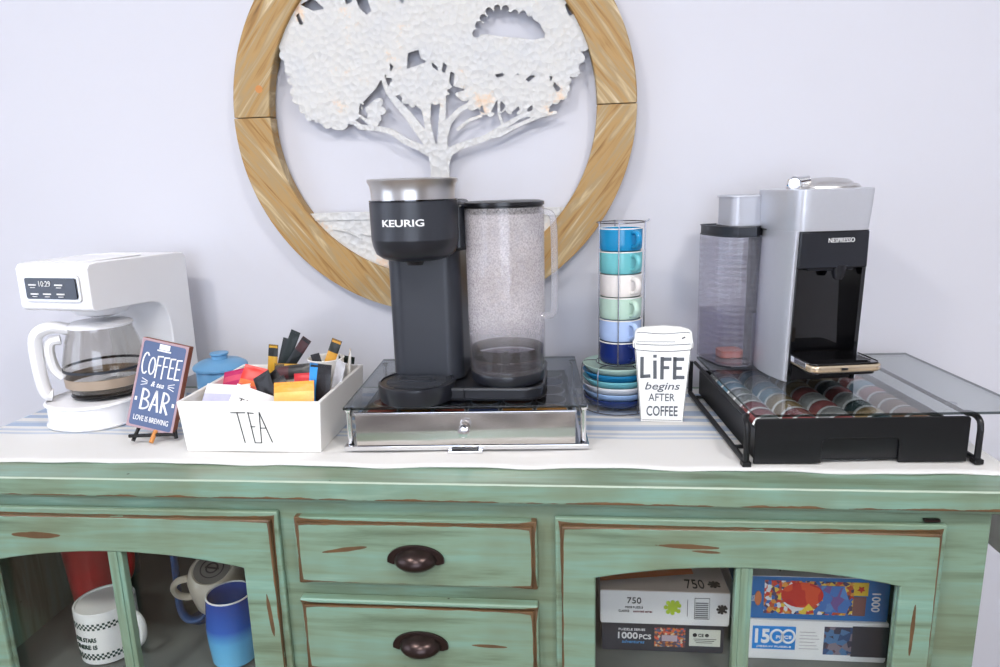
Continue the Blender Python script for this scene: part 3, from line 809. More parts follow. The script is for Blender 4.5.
m = MB(); m.lathe([(R1-.0015,JT-.017),(R1-.001,JT-.006),(R1+.0015,JT-.005),(R1+.0015,JT),(R1-.006,JT+.002),(0,JT+.0025)], 56, T((jx, jy, 0))); m.build('jug_lid', M['black'], jug)
m = MB(); m.lathe([(0,jz+.0062),(R1-.0045,jz+.0062),(R1-.004,jz+.018),(0,jz+.018)], 48, T((jx, jy, 0))); m.build('water', M['water'], jug)
m = MB(); m.lathe([(0,0),(.014,.0),(.016,.003),(.012,.006),(.004,.007),(.004,.011),(0,.012)], 20, T((jx, jy-.02, jz+.0185))); m.build('jug_valve', M['black'], jug)
m = MB()
for k in range(6):
    a = 2*PI*k/6; m.tube([Vector((jx,jy-.02,jz+.0225))+Vector((math.cos(a), math.sin(a), 0))*.008, Vector((jx,jy-.02,jz+.0205))+Vector((math.cos(a), math.sin(a), 0))*.022], .002, 6)
m.build('valve_spokes', M['steel'], jug)
m = MB(); m.shell([(R1-.0044,jz+.0205),(R1-.0030,jz+.0205),(R1-.0030,jz+.036),(R1-.0044,jz+.036)], 48, T((jx, jy, 0))); m.build('dark_band', M['band'], jug)

# ---------------------------------------------------------------- white drip coffee maker
ma = math.radians(-10)
mk = thing('drip_coffee_maker', 'white drip coffee maker with glass carafe and small digital panel', 'coffee maker', (-.822, .306, CL), ma)
# local: front is -y, x lateral
m = MB()
bo = rrect(-.080, .076, -.138, .11, .068, 10)
m.extr(bo, 0, .043, bev=.004); base = m.build('base', M['white_plastic'], mk)
m = MB(); m.lathe([(0,.0435),(.058,.0435),(.060,.0445),(.058,.046),(0,.046)], 40, T((0,-.035,0))); m.build('warming_plate', M['black'], mk)
MXR = Matrix.Rotation(PI/2, 4, 'Z')
pf = [(-.115,.212),(-.113,.206),(-.106,.203),(.012,.199),(.030,.195),(.042,.186),(.050,.170),(.054,.145),(.056,.040),(.112,.040),(.112,.272),(.106,.279),(.09,.281),(-.095,.283),(-.110,.281),(-.115,.274)]
m = MB(); m.prism(pf, [], -.074, .074, MXR); hd = m.build('main_body', M['white_plastic'], mk, bevel=.011)
m = MB(); m.extr(rrect(-.060, .060, -.095, .03, .02), .2825, .2845, bev=.001); m.build('lid', M['white_plastic'], mk)
m = MB(); m.lathe([(.050,.2035),(.048,.196),(.040,.186),(.018,.180),(0,.180)], 36, T((0,-.025,0),(0,0,0))); m.build('filter_basket', M['white_plastic'], mk)
m = MB(); m.prism(rrect(-.058, .058, .220, .264, .007), [], -.1185, -.112); pn = m.build('control_panel', M['steel'], mk, bevel=.001)
m = MB(); m.prism(rrect(-.052, .052, .2245, .2595, .004), [], -.1205, -.118); sc_ = m.build('display', plain('display_face', (14, 24, 44), .15, noise=.4, scale=20), pn)
m = MB()
for (x, z) in ((-.036,.248),(.018,.248),(-.034,.233),(-.008,.233),(.020,.233)):
    m.box(x-.008, x+.008, -.1215, -.1203, z-.0012, z+.0012, .0003); m.box(x-.005, x+.005, -.1215, -.1203, z-.0048, z-.0038)
text(m, '10:29', -.010, -.1211, .250, .024, .009)
m.build('panel_marks', M['label_white'], sc_)
# carafe
cz0 = .0462
m = MB(); cp = [(.050,cz0),(.060,cz0+.006),(.0665,cz0+.03),(.066,cz0+.058),(.059,cz0+.090),(.0515,cz0+.112),(.051,cz0+.118)]
inn = [(r-.002, z) for r, z in reversed(cp[1:])]+[(.048,cz0+.003)]
m.shell(cp+inn, 48, T((0,0,0))); m.lathe([(0,cz0),(.05,cz0),(.048,cz0+.003),(0,cz0+.003)], 40, T((0,0,0)))
cf = m.build('carafe', M['carafe'], mk, (0,-.035,0), (0,0,d2(-46)))
m = MB(); m.lathe([(.0485,cz0+.1185),(.0525,cz0+.1185),(.0530,cz0+.122),(.046,cz0+.126),(.02,cz0+.128),(0,cz0+.128)], 40, T((0,0,0))); m.build('carafe_lid', M['white_plastic'], cf)
m = MB(); m.shell([(.0665,cz0+.043),(.0678,cz0+.0435),(.0676,cz0+.0475),(.0662,cz0+.048)], 48, T((0,0,0))); m.build('carafe_band', M['charcoal'], cf)
m = MB(); m.shell([(.0645,cz0+.015),(.0662,cz0+.016),(.067,cz0+.031),(.0655,cz0+.032)], 48, T((0,0,0))); m.build('lower_band', plain('carafe_band_beige', (176, 158, 140), .4, .3), cf)
m = MB()
pp = [(0,-.046,cz0+.116),(0,-.072,cz0+.124),(0,-.094,cz0+.117),(0,-.101,cz0+.098),(0,-.100,cz0+.04),(0,-.096,cz0+.006),(0,-.086,cz0+.004)]
m.tube(smoothp(pp, 2), .0150, 12, up=(1,0,0), flat=.72)
m.tube(smoothp([(0,-.062,cz0+.10),(0,-.082,cz0+.098),(0,-.080,cz0+.05),(0,-.066,cz0+.034)], 2), .0125, 10, up=(1,0,0), flat=.7)
m.build('carafe_handle', M['white_plastic'], cf)

# ---------------------------------------------------------------- coffee & tea bar sign on easel
sg = thing('coffee_bar_sign', 'small blue framed coffee and tea bar sign on a dark mini easel', 'sign', (-.664, .145, CL+.001))
SB = Matrix.Translation((-.006, -.012, .018)) @ Euler((math.radians(-13), math.radians(11.5), math.radians(-3)), 'XYZ').to_matrix().to_4x4()
bw, bh, bt = .081, .145, .012
m = MB(); m.box(-bw/2, bw/2, 0, bt, 0, bh, .001, mx=SB, mat=M['sign_wood']); bd = m.build('board', None, sg)
m = MB(); m.prism(rectp(-bw/2+.0006, bw/2-.0006, .0006, bh-.0006), [rrect(-bw/2+.0042, bw/2-.0042, .0042, bh-.0042, .004)], -.0006, .0002, SB); m.build('painted_border', M['sign_edge'], bd)
m = MB(); m.prism(rrect(-bw/2+.004, bw/2-.004, .004, bh-.004, .004), [], -.0003, .0002, SB); m.build('blue_face', M['sign_blue'], bd)
m = MB(); Y_ = -.0009
def st(pts, w=.0022): ribbon(m, pts, w, Y_, None, SB)
# COFFEE in tall hand lettering
x = -.031; zz = .088; H_ = .034
def arc_(cx, cz, rx, rz, a0, a1, n=10): return [(cx+rx*math.cos(math.radians(a0+(a1-a0)*i/n)), cz+rz*math.sin(math.radians(a0+(a1-a0)*i/n))) for i in range(n+1)]
st(arc_(-.027, zz+H_/2, .0055, H_/2, 50, 310)); st(arc_(-.0155, zz+H_*.42, .0048, H_*.40, 0, 360, 16))
for x in (-.0075, .0035):
    st([(x, zz-.003), (x, zz+H_*.92)]); st([(x, zz+H_*.92), (x+.008, zz+H_*.95)]); st([(x, zz+H_*.5), (x+.0065, zz+H_*.52)])
for x in (.0145, .0255):
    st([(x, zz), (x, zz+H_*.92)]); st([(x, zz+H_*.92), (x+.0075, zz+H_*.95)]); st([(x, zz+H_*.5), (x+.006, zz+H_*.52)]); st([(x, zz), (x+.0075, zz+.001)])
# small mug on top
st([(-.008, .138), (.008, .138)], .003); st([(-.007, .134), (.007, .134)], .006); st([(-.011, .129), (.011, .129)], .0022)
# & tea with rays
text(m, '& tea', 0, Y_, .0745, .022, .0085, None, .0006, .3, .006, SB)
for s_ in (-1, 1):
    for dz in (-.004, 0, .004): st([(s_*.018, .075+dz*.5), (s_*(.028), .075+dz*1.4)], .001)
# BAR in double outline letters
zz = .032; H_ = .032
st([(-.022, zz), (-.022, zz+H_)], .0034); st(arc_(-.021, zz+H_*.75, .010, H_*.25, 90, -90), .0028); st(arc_(-.021, zz+H_*.26, .012, H_*.26, 90, -90), .0028)
st([(-.006, zz), (.001, zz+H_), (.0075, zz)], .0034); st([(-.003, zz+H_*.32), (.005, zz+H_*.32)], .002)
st([(.0135, zz), (.0135, zz+H_)], .0034); st(arc_(.0145, zz+H_*.74, .009, H_*.26, 90, -90), .0028); st([(.015, zz+H_*.5), (.024, zz-.001)], .0032)
for s_ in (-1, 1): st([(s_*.032, zz+H_*.40), (s_*.032, zz+H_*.52)], .0035)
text(m, 'LOVE IS BREWING', 0, Y_, .017, .060, .0085, None, .0006, 0, .004, SB)
m.build('lettering', M['white_ink'], bd)
m = MB(); m.tube([(-.030,-.02,.003),(-.024,0,.03),(-.012,.028,.10)], .003, 8); m.tube([(.036,-.008,.003),(.030,0,.03),(.010,.032,.10)], .003, 8)
m.tube([(0,.03,.10),(.006,.065,.003)], .003, 8); m.tube([(-.034,-.022,.012),(.036,-.012,.012)], .003, 8)
m.build('easel', M['black_metal'], sg)
m = MB(); m.tube([(.004,-.026,.0028),(.006,-.012,.018)], .0035, 8); m.build('easel_peg', M['ochre'], sg)

# ---------------------------------------------------------------- TEA box
TBX, TBY = -.480, .092
tb = thing('tea_box', 'cream white rectangular box with the word TEA, filled with tea packets', 'box', (TBX, TBY, CL))
bw2, bd_, bh_ = .1095, .222, .0805
m = MB(); o0 = [(-bw2+.003, .003), (bw2-.003, .003), (bw2-.003, bd_-.003), (-bw2+.003, bd_-.003)]; o1 = [(-bw2-.003, 0), (bw2+.003, 0), (bw2+.003, bd_), (-bw2-.003, bd_)]
th_ = .006
V = [(x, y, 0) for x, y in o0]+[(x, y, bh_) for x, y in o1]+[(x-math.copysign(th_, x), y+(th_ if y < .1 else -th_), bh_) for x, y in o1]+[(x-math.copysign(th_, x), y+(th_ if y < .1 else -th_), .006) for x, y in o0]
F = [(3,2,1,0)]+[(i, (i+1) % 4, (i+1) % 4+4, i+4) for i in range(4)]+[(i+4, (i+1) % 4+4, (i+1) % 4+8, i+8) for i in range(4)]+[(i+8, (i+1) % 4+8, (i+1) % 4+12, i+12) for i in range(4)]+[(12,13,14,15)]
m.add(V, F); bx = m.build('box_body', M['white_ceramic'], tb, bevel=.0015)
m = MB(); tilt = Matrix.Rotation(math.atan2(-.003, bh_), 4, 'X') if 0 else Matrix()
SH = Matrix(((1,0,0,0),(0,1,-.003/bh_,.003),(0,0,1,0),(0,0,0,1)))
def ts(pts): ribbon(m, pts, .0013, -.0008, None, SH, .0012)
ts([(-0.0278,0.0635),(-0.0055,0.0635)]) ; ts([(-0.0181,0.0640),(-0.0111,0.0150)])
ts([(-0.0018,0.0635),(0.0075,0.0625)]); ts([(-0.0008,0.0640),(0.0047,0.0150)]); ts([(0.0010,0.0410),(0.0075,0.0410)]); ts([(0.0047,0.0150),(0.0136,0.0150)])
ts([(0.0150,0.0150),(0.0168,0.0640)]); ts([(0.0168,0.0640),(0.0322,0.0160)]); ts([(0.0159,0.0390),(0.0252,0.0390)])
m.build('lettering', M['ink'], tb)

def sachet(label, cols, w, h, loc, rot, group=None, t=.005, cat='packet', band=None, name='tea_packet', txt=None):
    """crimped paper sachet: pillow body with flat ends; local xz sheet, base at the middle"""
    r = thing(name, label, cat, loc, rot=rot, group=group); nx, nz = 8, 12; V = []; F = []
    for sgn in (-1, 1):
        for j in range(nz+1):
            for i in range(nx+1):
                u = i/nx; v = j/nz; vv = max(0, min(1, (v-.09)/.82)); b = t/2*max(0, math.sin(PI*u))**.6*max(0, math.sin(PI*vv))**.5+.0003
                V.append(((u-.5)*w, sgn*b, (v-.5)*h))
    o = (nx+1)*(nz+1)
    for j in range(nz):
        for i in range(nx):
            a = j*(nx+1)+i; F.append((a, a+1, a+nx+2, a+nx+1)); F.append((o+a, o+a+nx+1, o+a+nx+2, o+a+1))
    for j in range(nz):
        for i in (0, nx):
            a = j*(nx+1)+i; F.append((a, a+nx+1, o+a+nx+1, o+a))
    for i in range(nx):
        for j in (0, nz):
            a = j*(nx+1)+i; F.append((a, a+1, o+a+1, o+a))
    m = MB(); mats = [plain('sachet_paper', c, .38, noise=.14, scale=90, bump=.5) for c in cols]
    vs = [m.bm.verts.new(v) for v in V]
    for mt in mats: m.mi(mt)
    for f in F:
        try: fc = m.bm.faces.new([vs[k] for k in f])
        except ValueError: continue
        if len(cols) > 1:
            zc = sum(V[k][2] for k in f)/4/h+.5; xc = sum(V[k][0] for k in f)/4/w+.5
            if band == 'top': fc.material_index = 1 if zc > .66 else 0
            elif band == 'mid': fc.material_index = 1 if .3 < zc < .66 else 0
            elif band == 'side': fc.material_index = 1 if xc < .35 else 0
            elif band == 'bot': fc.material_index = 1 if zc < .3 else 0
    m.build('wrapper', None, r)
    for z in (-.5, .5):
        m = MB(); m.box(-w/2+.001, w/2-.001, -.0004, .0004, z*h*.97-math.copysign(.0036, z)-.0002*0-.0018, z*h*.97-math.copysign(.0036, z)+.0018+.0)
        for k in range(3): m.box(-w/2+.001, w/2-.001, -.0007, .0007, z*h*.97-math.copysign(.0018*k, z)-.0003, z*h*.97-math.copysign(.0018*k, z)+.0003)
        m.build('crimped_seal', mats[0], r)
    if txt:
        m = MB(); text(m, txt, 0, -t/2-.0006, 0, w*.6, h*.16, None, .0008); m.build('lettering', M['ink'], r)
    return r
def W(px, py, y):   # sketch helper: metres at distance y behind the cabinet's front edge
    return (-.3056+(px-367)*(.00153+(y-.2)*.0016)+(px-560)*-.0*y-(y-.2)*.0, y, 0)
Z0 = CL
sachet('white tea envelope with purple and green print at the front left of the box', [(236,234,236),(196,196,222)], .068, .056, (-.545, .148, Z0+.066), (d2(-48), d2(6), d2(8)), band='mid')
sachet('second white envelope with green leaves beneath the purple printed one', [(232,234,228),(176,196,150)], .06, .05, (-.548, .172, Z0+.060), (d2(-50), d2(-10), d2(-4)), band='side')
sachet('white tea packet with black lettering lying slanted behind the box front', [(234,234,236)], .066, .05, (-.500, .142, Z0+.060), (d2(-38), d2(22), d2(5)), txt='TAZO')
sachet('magenta tea packet leaning on the left rear of the tea box', [(190,36,98),(214,80,110)], .052, .034, (-.560, .225, Z0+.080), (d2(-45), d2(-12), d2(0)), band='mid')
sachet('bright red tea packet beside the magenta one', [(228,52,44),(240,120,60)], .040, .038, (-.527, .215, Z0+.084), (d2(-30), d2(14), d2(0)), band='bot')
for i, (x, y, z, a, lab) in enumerate(((-.487,.172,.078,30,'black tea packet leaning left, nearest the white lettered packet'), (-.473,.180,.077,38,'black tea packet in the middle of the leaning black ones'), (-.462,.170,.070,24,'black tea packet lowest behind the orange one'))):
    sachet(lab, [(22,20,22)], .034, .05, (x, y, Z0+z), (d2(-20), d2(-a), d2(10*i-8)), t=.004)
sachet('long black tea packet with brown end lying across the box centre', [(24,22,24),(74,30,34)], .062, .024, (-.452, .205, Z0+.096), (d2(-25), d2(-6), 0), band='side')
sachet('orange tea packet standing at the front right of the tea box', [(242,158,48),(246,190,100)], .064, .048, (-.425, .135, Z0+.075), (d2(-22), d2(-3), d2(2)), t=.009, band='mid')
sachet('dark red tea packet showing just above the orange one', [(196,30,40)], .034, .034, (-.416, .160, Z0+.089), (d2(-16), d2(-4), 0), t=.004)
sachet('black tea packet with bright blue edge standing at the right of the tea box', [(26,24,28),(40,140,214)], .036, .066, (-.390, .155, Z0+.089), (d2(-8), d2(5), d2(-6)), band='side')
sachet('silver foil packet propped along the right side of the tea box', [(196,196,200)], .026, .052, (-.378, .21, Z0+.088), (d2(-10), d2(12), d2(-40)))
sachet('kraft brown and white packet leaning over the right rim of the tea box', [(232,230,226),(190,142,70)], .034, .056, (-.378, .268, Z0+.088), (d2(-8), d2(10), d2(-70)), band='side')
sachet('dark green stick packet lying across the right rear rim', [(34,46,42)], .034, .012, (-.386, .280, Z0+.098), (d2(-10), d2(4), d2(-20)), t=.004, name='stick_packet')
sachet('yellow stick packet with black top standing at the rear left', [(206,160,50),(30,34,34)], .017, .062, (-.5155, .270, Z0+.096), (d2(-6), d2(6), 0), t=.004, band='top', name='stick_packet')
sachet('tall black stick packet leaning right at the rear centre', [(24,34,34)], .017, .088, (-.484, .262, Z0+.112), (d2(-4), d2(24), 0), t=.004, name='stick_packet', band=None)
sachet('second black stick packet leaning right with a reddish top', [(22,26,28),(60,26,28)], .017, .080, (-.468, .255, Z0+.108), (d2(-4), d2(36), 0), t=.004, band='top', name='stick_packet')
sachet('third black stick packet tucked behind the first two', [(40,44,46)], .016, .070, (-.497, .275, Z0+.103), (d2(-4), d2(16), 0), t=.004, name='stick_packet')
sachet('yellow stick packet lying across behind the black packets', [(206,158,48),(70,56,30)], .046, .015, (-.480, .248, Z0+.091), (d2(-10), d2(2), 0), t=.004, band='side', name='stick_packet')
# small white cup standing in the box with a golden stick in it
cp_ = thing('small_white_cup', 'small white cup standing in the right rear of the tea box', 'cup', (-.416, .262, Z0+.0075))
m = MB(); m.shell([(.021,.0),(.030,.095),(.0315,.098),(.030,.099),(.0285,.097),(.0195,.004)], 36); m.lathe([(0,0),(.021,0),(.0195,.004),(0,.004)], 36); m.build('cup_body', M['white_ceramic'], cp_)
sachet('golden stick packet with dark tip sticking out of the small white cup', [(214,158,60),(40,44,40)], .018, .070, (-.408, .264, Z0+.104), (d2(-4), d2(22), 0), t=.004, band='top', name='stick_packet')
sachet('black stick packet lower in the small white cup', [(40,40,44)], .016, .060, (-.427, .258, Z0+.084), (d2(-3), d2(-14), 0), t=.004, name='stick_packet')
# filler packets below the visible ones (fill of the box)
rnd = random.Random(21)
fl = [((224,222,216), 'cream'), ((170,60,70), 'rose red'), ((30,30,32), 'black'), ((210,170,90), 'honey yellow'), ((120,150,110), 'sage green'), ((230,228,226), 'white')]
for k in range(18):
    c, cn = fl[k % 6]; gx_ = -.560+.032*(k % 6); gy_ = .14+.055*(k//6)
    sachet(cn+' tea packet filed low in the '+('front', 'middle', 'back')[k//6]+' of the tea box', [c], .044, .045, (gx_, gy_, Z0+.036), (d2(rnd.uniform(-14, 4)), d2(rnd.uniform(-6, 6)), d2(rnd.uniform(60, 110))), t=.004)

# ---------------------------------------------------------------- blue lidded jar
jr = thing('lidded_jar', 'small sky blue lidded jar behind the sign and tea box', 'jar', (-.640, .322, CL))
m = MB(); m.lathe([(0,0),(.035,0),(.040,.004),(.043,.03),(.043,.068),(.041,.071),(.038,.071),(.036,.06),(.034,.005)][:6]+[(0,.071)], 48); m.build('jar_body', M['blue_jar'], jr)
m = MB(); m.lathe([(.044,.0715),(.0475,.073),(.048,.077),(.046,.080),(.036,.086),(.018,.089),(.0145,.090),(.014,.096),(.0165,.0985),(.016,.101),(0,.102)], 48); m.build('jar_lid', M['blue_jar'], jr)

# ---------------------------------------------------------------- mug rack, mugs and saucers
MRX, MRY = .088, .330
mcol = [('navy', (26, 44, 108)), ('light blue', (176, 198, 236)), ('mint green', (188, 216, 200)), ('cream white', (238, 232, 228)), ('aqua', (112, 190, 196)), ('bright blue', (28, 140, 192))]
rk = thing('mug_rack', 'tall chrome wire rack holding six stacked coloured mugs over saucers', 'rack', (MRX, MRY, CL))
RB = .0885-CL
m = MB()
def ringpts(r, z, cx=0, cy=0, n=40): return [(cx+r*math.cos(2*PI*i/n), cy+r*math.sin(2*PI*i/n), z) for i in range(n)]
m.tube(ringpts(.0405, RB-.003), .0010, 6, closed=True); m.tube(ringpts(.0405, .3215), .0010, 6, closed=True); m.tube(ringpts(.030, RB-.003), .0010, 6, closed=True)
for a in (100, 205, 262, 352):
    c_, s_ = math.cos(d2(a)), math.sin(d2(a)); m.tube([(.0405*c_, .0405*s_, RB-.003), (.0405*c_, .0405*s_, .3235)], .0010, 6)
m.tube([(-.03,0,RB-.003),(.03,0,RB-.003)], .0010, 6); m.tube([(0,-.03,RB-.003),(0,.03,RB-.003)], .0010, 6)
m.tube([(.041,0,.3215),(.046,0,.323),(.047,0,.326)], .0010, 6)
m.build('mug_cage', M['wire'], rk)
SCX = -.004
m = MB()
m.tube(ringpts(.0615, .002, SCX, 0), .0010, 6, closed=True)
for a in (170, 235, 300, 60):
    c_, s_ = math.cos(d2(a)), math.sin(d2(a)); m.tube(smoothp([(SCX+.0615*c_, .0615*s_, .002), (SCX+.0625*c_, .0625*s_, .04), (SCX+.0625*c_, .0625*s_, .079), (SCX+.05*c_, .05*s_, RB-.003), (.0405*c_, .0405*s_, RB-.003)], 2), .0010, 6)
m.build('saucer_cage', M['wire'], rk)
def mug_profile(): return [(.026,0),(.0335,.0008),(.0355,.004),(.0362,.012),(.0364,.0365),(.0352,.0372),(.0338,.0365),(.0333,.02),(.031,.009),(.026,.0045),(0,.004)]
mh = .0382; mh_spots = []
def mk_mug(col):
    r = thing('espresso_mug', '', 'mug', (0,0,0)); mt = plain('mug_glaze', col, .22, noise=.02)
    m = MB(); m.lathe([(0,.0)]+mug_profile(), 48); m.build('mug_body', mt, r)
    m = MB(); m.shell([(.0366,.0360),(.0368,.0368),(.0364,.0378),(.0352,.0378),(.0346,.0370)], 48); rimw = m.build('rim', M['white_ceramic'], r)
    m = MB(); m.tube(smoothp([(.0345,0,.030),(.046,0,.0325),(.053,0,.025),(.051,0,.014),(.043,0,.008),(.0330,0,.0075)], 2), .0050, 10, up=(0,1,0), flat=.75); m.build('handle', mt, r)
    return r
for i, (cn, c) in enumerate(mcol):
    r = mk_mug(c); r.location = (MRX, MRY, CL+RB-.0015+i*(mh+.0002)); r.rotation_euler = (0,0,d2(-60 if i > 2 else -63))
    pos = ['lowest', 'second from the bottom', 'third from the bottom', 'third from the top', 'second from the top', 'topmost'][i]
    r['label'] = cn+' mug, '+pos+' of the stack in the wire rack'; r['group'] = 'stacked mugs in the wire rack'
scol = [('navy', (26, 48, 104)), ('light blue', (160, 190, 230)), ('white', (232, 232, 234)), ('aqua', (120, 196, 206)), ('bright blue', (32, 132, 184)), ('mint green', (186, 214, 200))]
for i, (cn, c) in enumerate(scol):
    r = thing('saucer', cn+' saucer, '+['lowest', 'second from the bottom', 'third from the bottom', 'third from the top', 'second from the top', 'topmost'][i]+' of the pile under the mugs', 'saucer', (MRX+SCX, MRY, CL+.0034+i*.0112), group='piled saucers under the mugs')
    m = MB(); m.lathe([(0,0),(.030,0),(.036,.001),(.052,.0085),(.0595,.0185),(.0600,.0200),(.0590,.0205),(.0515,.0115),(.036,.0038),(0,.0032)], 56)
    m.build('dish', plain('saucer_glaze', c, .22, noise=.02), r)
    m = MB(); m.tube([(.0375*math.cos(2*PI*k/40), .0375*math.sin(2*PI*k/40), .0048) for k in range(40)], .0006, 5, closed=True); m.build('well_ring', plain('saucer_ring', tuple(int(v*.9) for v in c), .3), r)

# ---------------------------------------------------------------- LIFE sign
lf = thing('coffee_cup_sign', 'white cup shaped sign reading life begins after coffee', 'sign', (.151, .243, CL), rot=(d2(-3), 0, d2(-2)))
outl = [(-.034,0),(.034,0),(.0445,.122),(.0475,.123),(.0478,.131),(.0465,.136),(.045,.149),(.041,.153),(.028,.157),(0,.159),(-.028,.157),(-.041,.154),(-.044,.150),(-.0455,.137),(-.0480,.132),(-.0475,.124),(-.0445,.123)]
m = MB(); m.prism(outl, [], 0, .012); lb = m.build('cup_board', M['sign_white'], lf, bevel=.0008)
m = MB(); K = -.0006
def rs(pts, w=.0009): ribbon(m, pts, w, K)
rs([(-.0335,.0025),(-.043,.119),(-.0455,.124),(-.0455,.131)], .0007); rs([(.0335,.0025),(.043,.119),(.0455,.124),(.0455,.131)], .0007); rs([(-.0315,.003),(.0315,.003)], .0007)
rs([(-.044+.088*i/12, .1205-.003*math.sin(PI*i/12)) for i in range(13)]); rs([(-.043+.086*i/12, .130-.002*math.sin(PI*i/12)) for i in range(13)])
rs([(-.041+.060*i/12, .1335+.0*i) for i in range(13)], .0006)
rs([(-.042+.084*i/16, .148-.0075*math.sin(PI*i/16)+.006*math.sin(PI*i/16)**.5) for i in range(17)], .0008)
rs([(.030,.139),(.034,.141)], .002)
m.build('outline', M['ink'], lb)
m = MB()
def gs(pts, w=.0056): ribbon(m, pts, w, K)
z0, z1 = .074, .107
gs([(-.033,z1),(-.033,z0+.001)]); gs([(-.033,z0+.002),(-.021,z0+.003)]); gs([(-.012,z0),(-.0125,z1-.006)]); gs([(-.0125,z1+.002),(-.0125,z1+.0035)])
gs([(-.001,z0-.001),(-.001,z1)]); gs([(-.001,z1-.002),(.012,z1-.002)]); gs([(-.001,z0+.017),(.009,z0+.017)], .005)
gs([(.019,z0-.001),(.019,z1)]); gs([(.019,z1-.002),(.032,z1-.002)]); gs([(.019,z0+.016),(.029,z0+.016)], .005); gs([(.019,z0+.001),(.033,z0+.001)])
m.build('large_lettering', M['grey_ink'], lb)
m = MB(); text(m, 'begins', 0, K, .0585, .056, .0165, None, .0008, .25, .004); text(m, 'AFTER', -.001, K, .0415, .042, .0125, None, .0008, 0, .002); text(m, 'COFFEE', 0, K, .0185, .050, .017, None, .0008, 0, .012)
m.build('small_lettering', M['grey_ink'], lb)

# ---------------------------------------------------------------- capsule drawer under the silver machine
NR = math.radians(3.5)
NX, NY = .3960, .0765
cd = thing('capsule_drawer_stand', 'black capsule drawer with clear glass top under the silver machine', 'organizer', (NX, NY, CL), NR)
FH = .066; hw = .1435
def nl(x, y): return (NX+x*math.cos(NR)-y*math.sin(NR), NY+x*math.sin(NR)+y*math.cos(NR))
m = MB(); o = [(-hw,.001),(-.052,.001),(-.052,.030),(-.050,.0345),(-.045,.037),(.045,.037),(.050,.0345),(.052,.030),(.052,.001),(hw,.001),(hw,FH-.003),(hw-.003,FH),(-hw+.003,FH),(-hw,FH-.003)]
m.prism(o, [], 0, .004)
dw_ = m.build('drawer', M['black_metal'], cd, bevel=.001)
m = MB(); m.box(-hw+.003, hw-.003, .004, .32, .005, .0065); m.box(-hw+.003, -hw+.006, .004, .32, .005, FH-.018); m.box(hw-.006, hw-.003, .004, .32, .005, FH-.018); m.box(-hw+.003, hw-.003, .317, .32, .005, FH-.018)
m.build('drawer_tray', M['black_metal'], dw_)
m = MB(); m.box(-.056, .056, .0045, .0065, .0066, .044); m.build('handle_recess', M['black'], dw_)
m = MB(); r_ = .0042
for s_ in (-1, 1):
    X = s_*(hw+.0115)
    m.tube(smoothp([(X-s_*.006,.022,FH-.002),(X,.012,FH-.001),(X,-.001,FH-.006),(X,-.003,FH-.018)], 2)+[(X,-.003,.004)], r_, 10)
    m.tube([(X,-.003,.0045),(X,.325,.0045)], r_, 10)
    m.tube([(X,.325,.0045),(X,.325,FH-.002)], r_, 10)
    m.tube([(X-s_*.006,.022,FH-.003),(X-s_*.006,.32,FH-.003)], .003, 8)
    m.box(X-.006, X+.006, -.009, .004, .0, .007, .001)
for y in (.06, .30): m.tube([(-hw-.0115,y,.0035),(hw+.0115,y,.0035)], .003, 8)
m.build('wire_frame', M['black_metal'], cd)
m = MB()
for y in (.05, .26):
    for s_ in (-1, 1): m.lathe([(.006,FH-.0005),(.007,FH+.002),(.006,FH+.0035)], 14, T((s_*(hw+.003), y, 0)))
m.build('glass_bumper', M['clear'], cd)
m = MB(); m.box(-.146, .225, -.004, .322, FH+.0036, FH+.0080, .0012); glass_plate(m, M['glass2'], cd)
# capsules
ccol = [('copper brown', (146, 106, 80)), ('pale blue', (150, 190, 214)), ('rosy red', (190, 110, 110)), ('silver grey', (196, 196, 196)), ('dark teal', (60, 84, 88)), ('golden tan', (190, 160, 116))]
def mk_cap(c):
    r = thing('coffee_capsule', '', 'capsule', (0,0,0)); mt = plain('capsule_foil', c, .25, .5, noise=.1)
    m = MB(); m.lathe([(.0245,0),(.0240,.004),(.0212,.0115),(.016,.0175),(.008,.0208),(0,.0215)], 28); m.build('dome', mt, r)
    m = MB(); m.lathe([(0,-.0006),(.0270,-.0006),(.0275,.0003),(.0270,.0012),(.0240,.0012)], 28); m.build('rim', plain('capsule_rim', (185, 185, 188), .3, .5), r)
    return r
cpro = [mk_cap(c) for _, c in ccol]; cu = set(); rnd = random.Random(14)
for j in range(8):
    for i in range(5):
        x = -.106+i*.053+(.0); y = .048+j*.0345
        k = rnd.randrange(6)
        if j < 3: k = [4,3,0,5,2,0][(i*2+j*3) % 6] if i > 1 else [3,2,2,5][(i+j) % 4]
        elif i < 2 and j > 3: k = [1,3,1][(i+j) % 3]
        wx, wy = nl(x, y)
        if k in cu: o = dup(cpro[k], (0,0,0))
        else: o = cpro[k]; cu.add(k)
        o.location = (wx, wy, CL+.029); o.rotation_euler = Euler((d2(52), 0, NR), 'XYZ')
        o['label'] = ccol[k][0]+' foil coffee capsule tilted forward under the clear glass'; o['group'] = ccol[k][0]+' capsules in the black drawer'

# ---------------------------------------------------------------- Nespresso-type machine
PZ = CL+FH+.0083
ne = thing('capsule_coffee_machine', 'silver and black capsule coffee machine with side water tank on the black drawer', 'coffee maker', (.393, .232, PZ), d2(9))
def plan(xf, xs, yb, lean=0):
    o = [(-xf, 0), (xf, 0)]
    rt = [(xf+.009, .012), (xs-.001, .04), (xs, .07), (xs-.004, .10), (xs-.016, .125), (xs-.034, yb)]
    return o+rt+[(-x, y) for x, y in reversed(rt)]
def sm_closed(o, it=2):
    for _ in range(it):
        q = []
        for a, b in zip(o, o[1:]+o[:1]): q += [(a[0]*.75+b[0]*.25, a[1]*.75+b[1]*.25), (a[0]*.25+b[0]*.75, a[1]*.25+b[1]*.75)]
        o = q
    return o
m = MB()
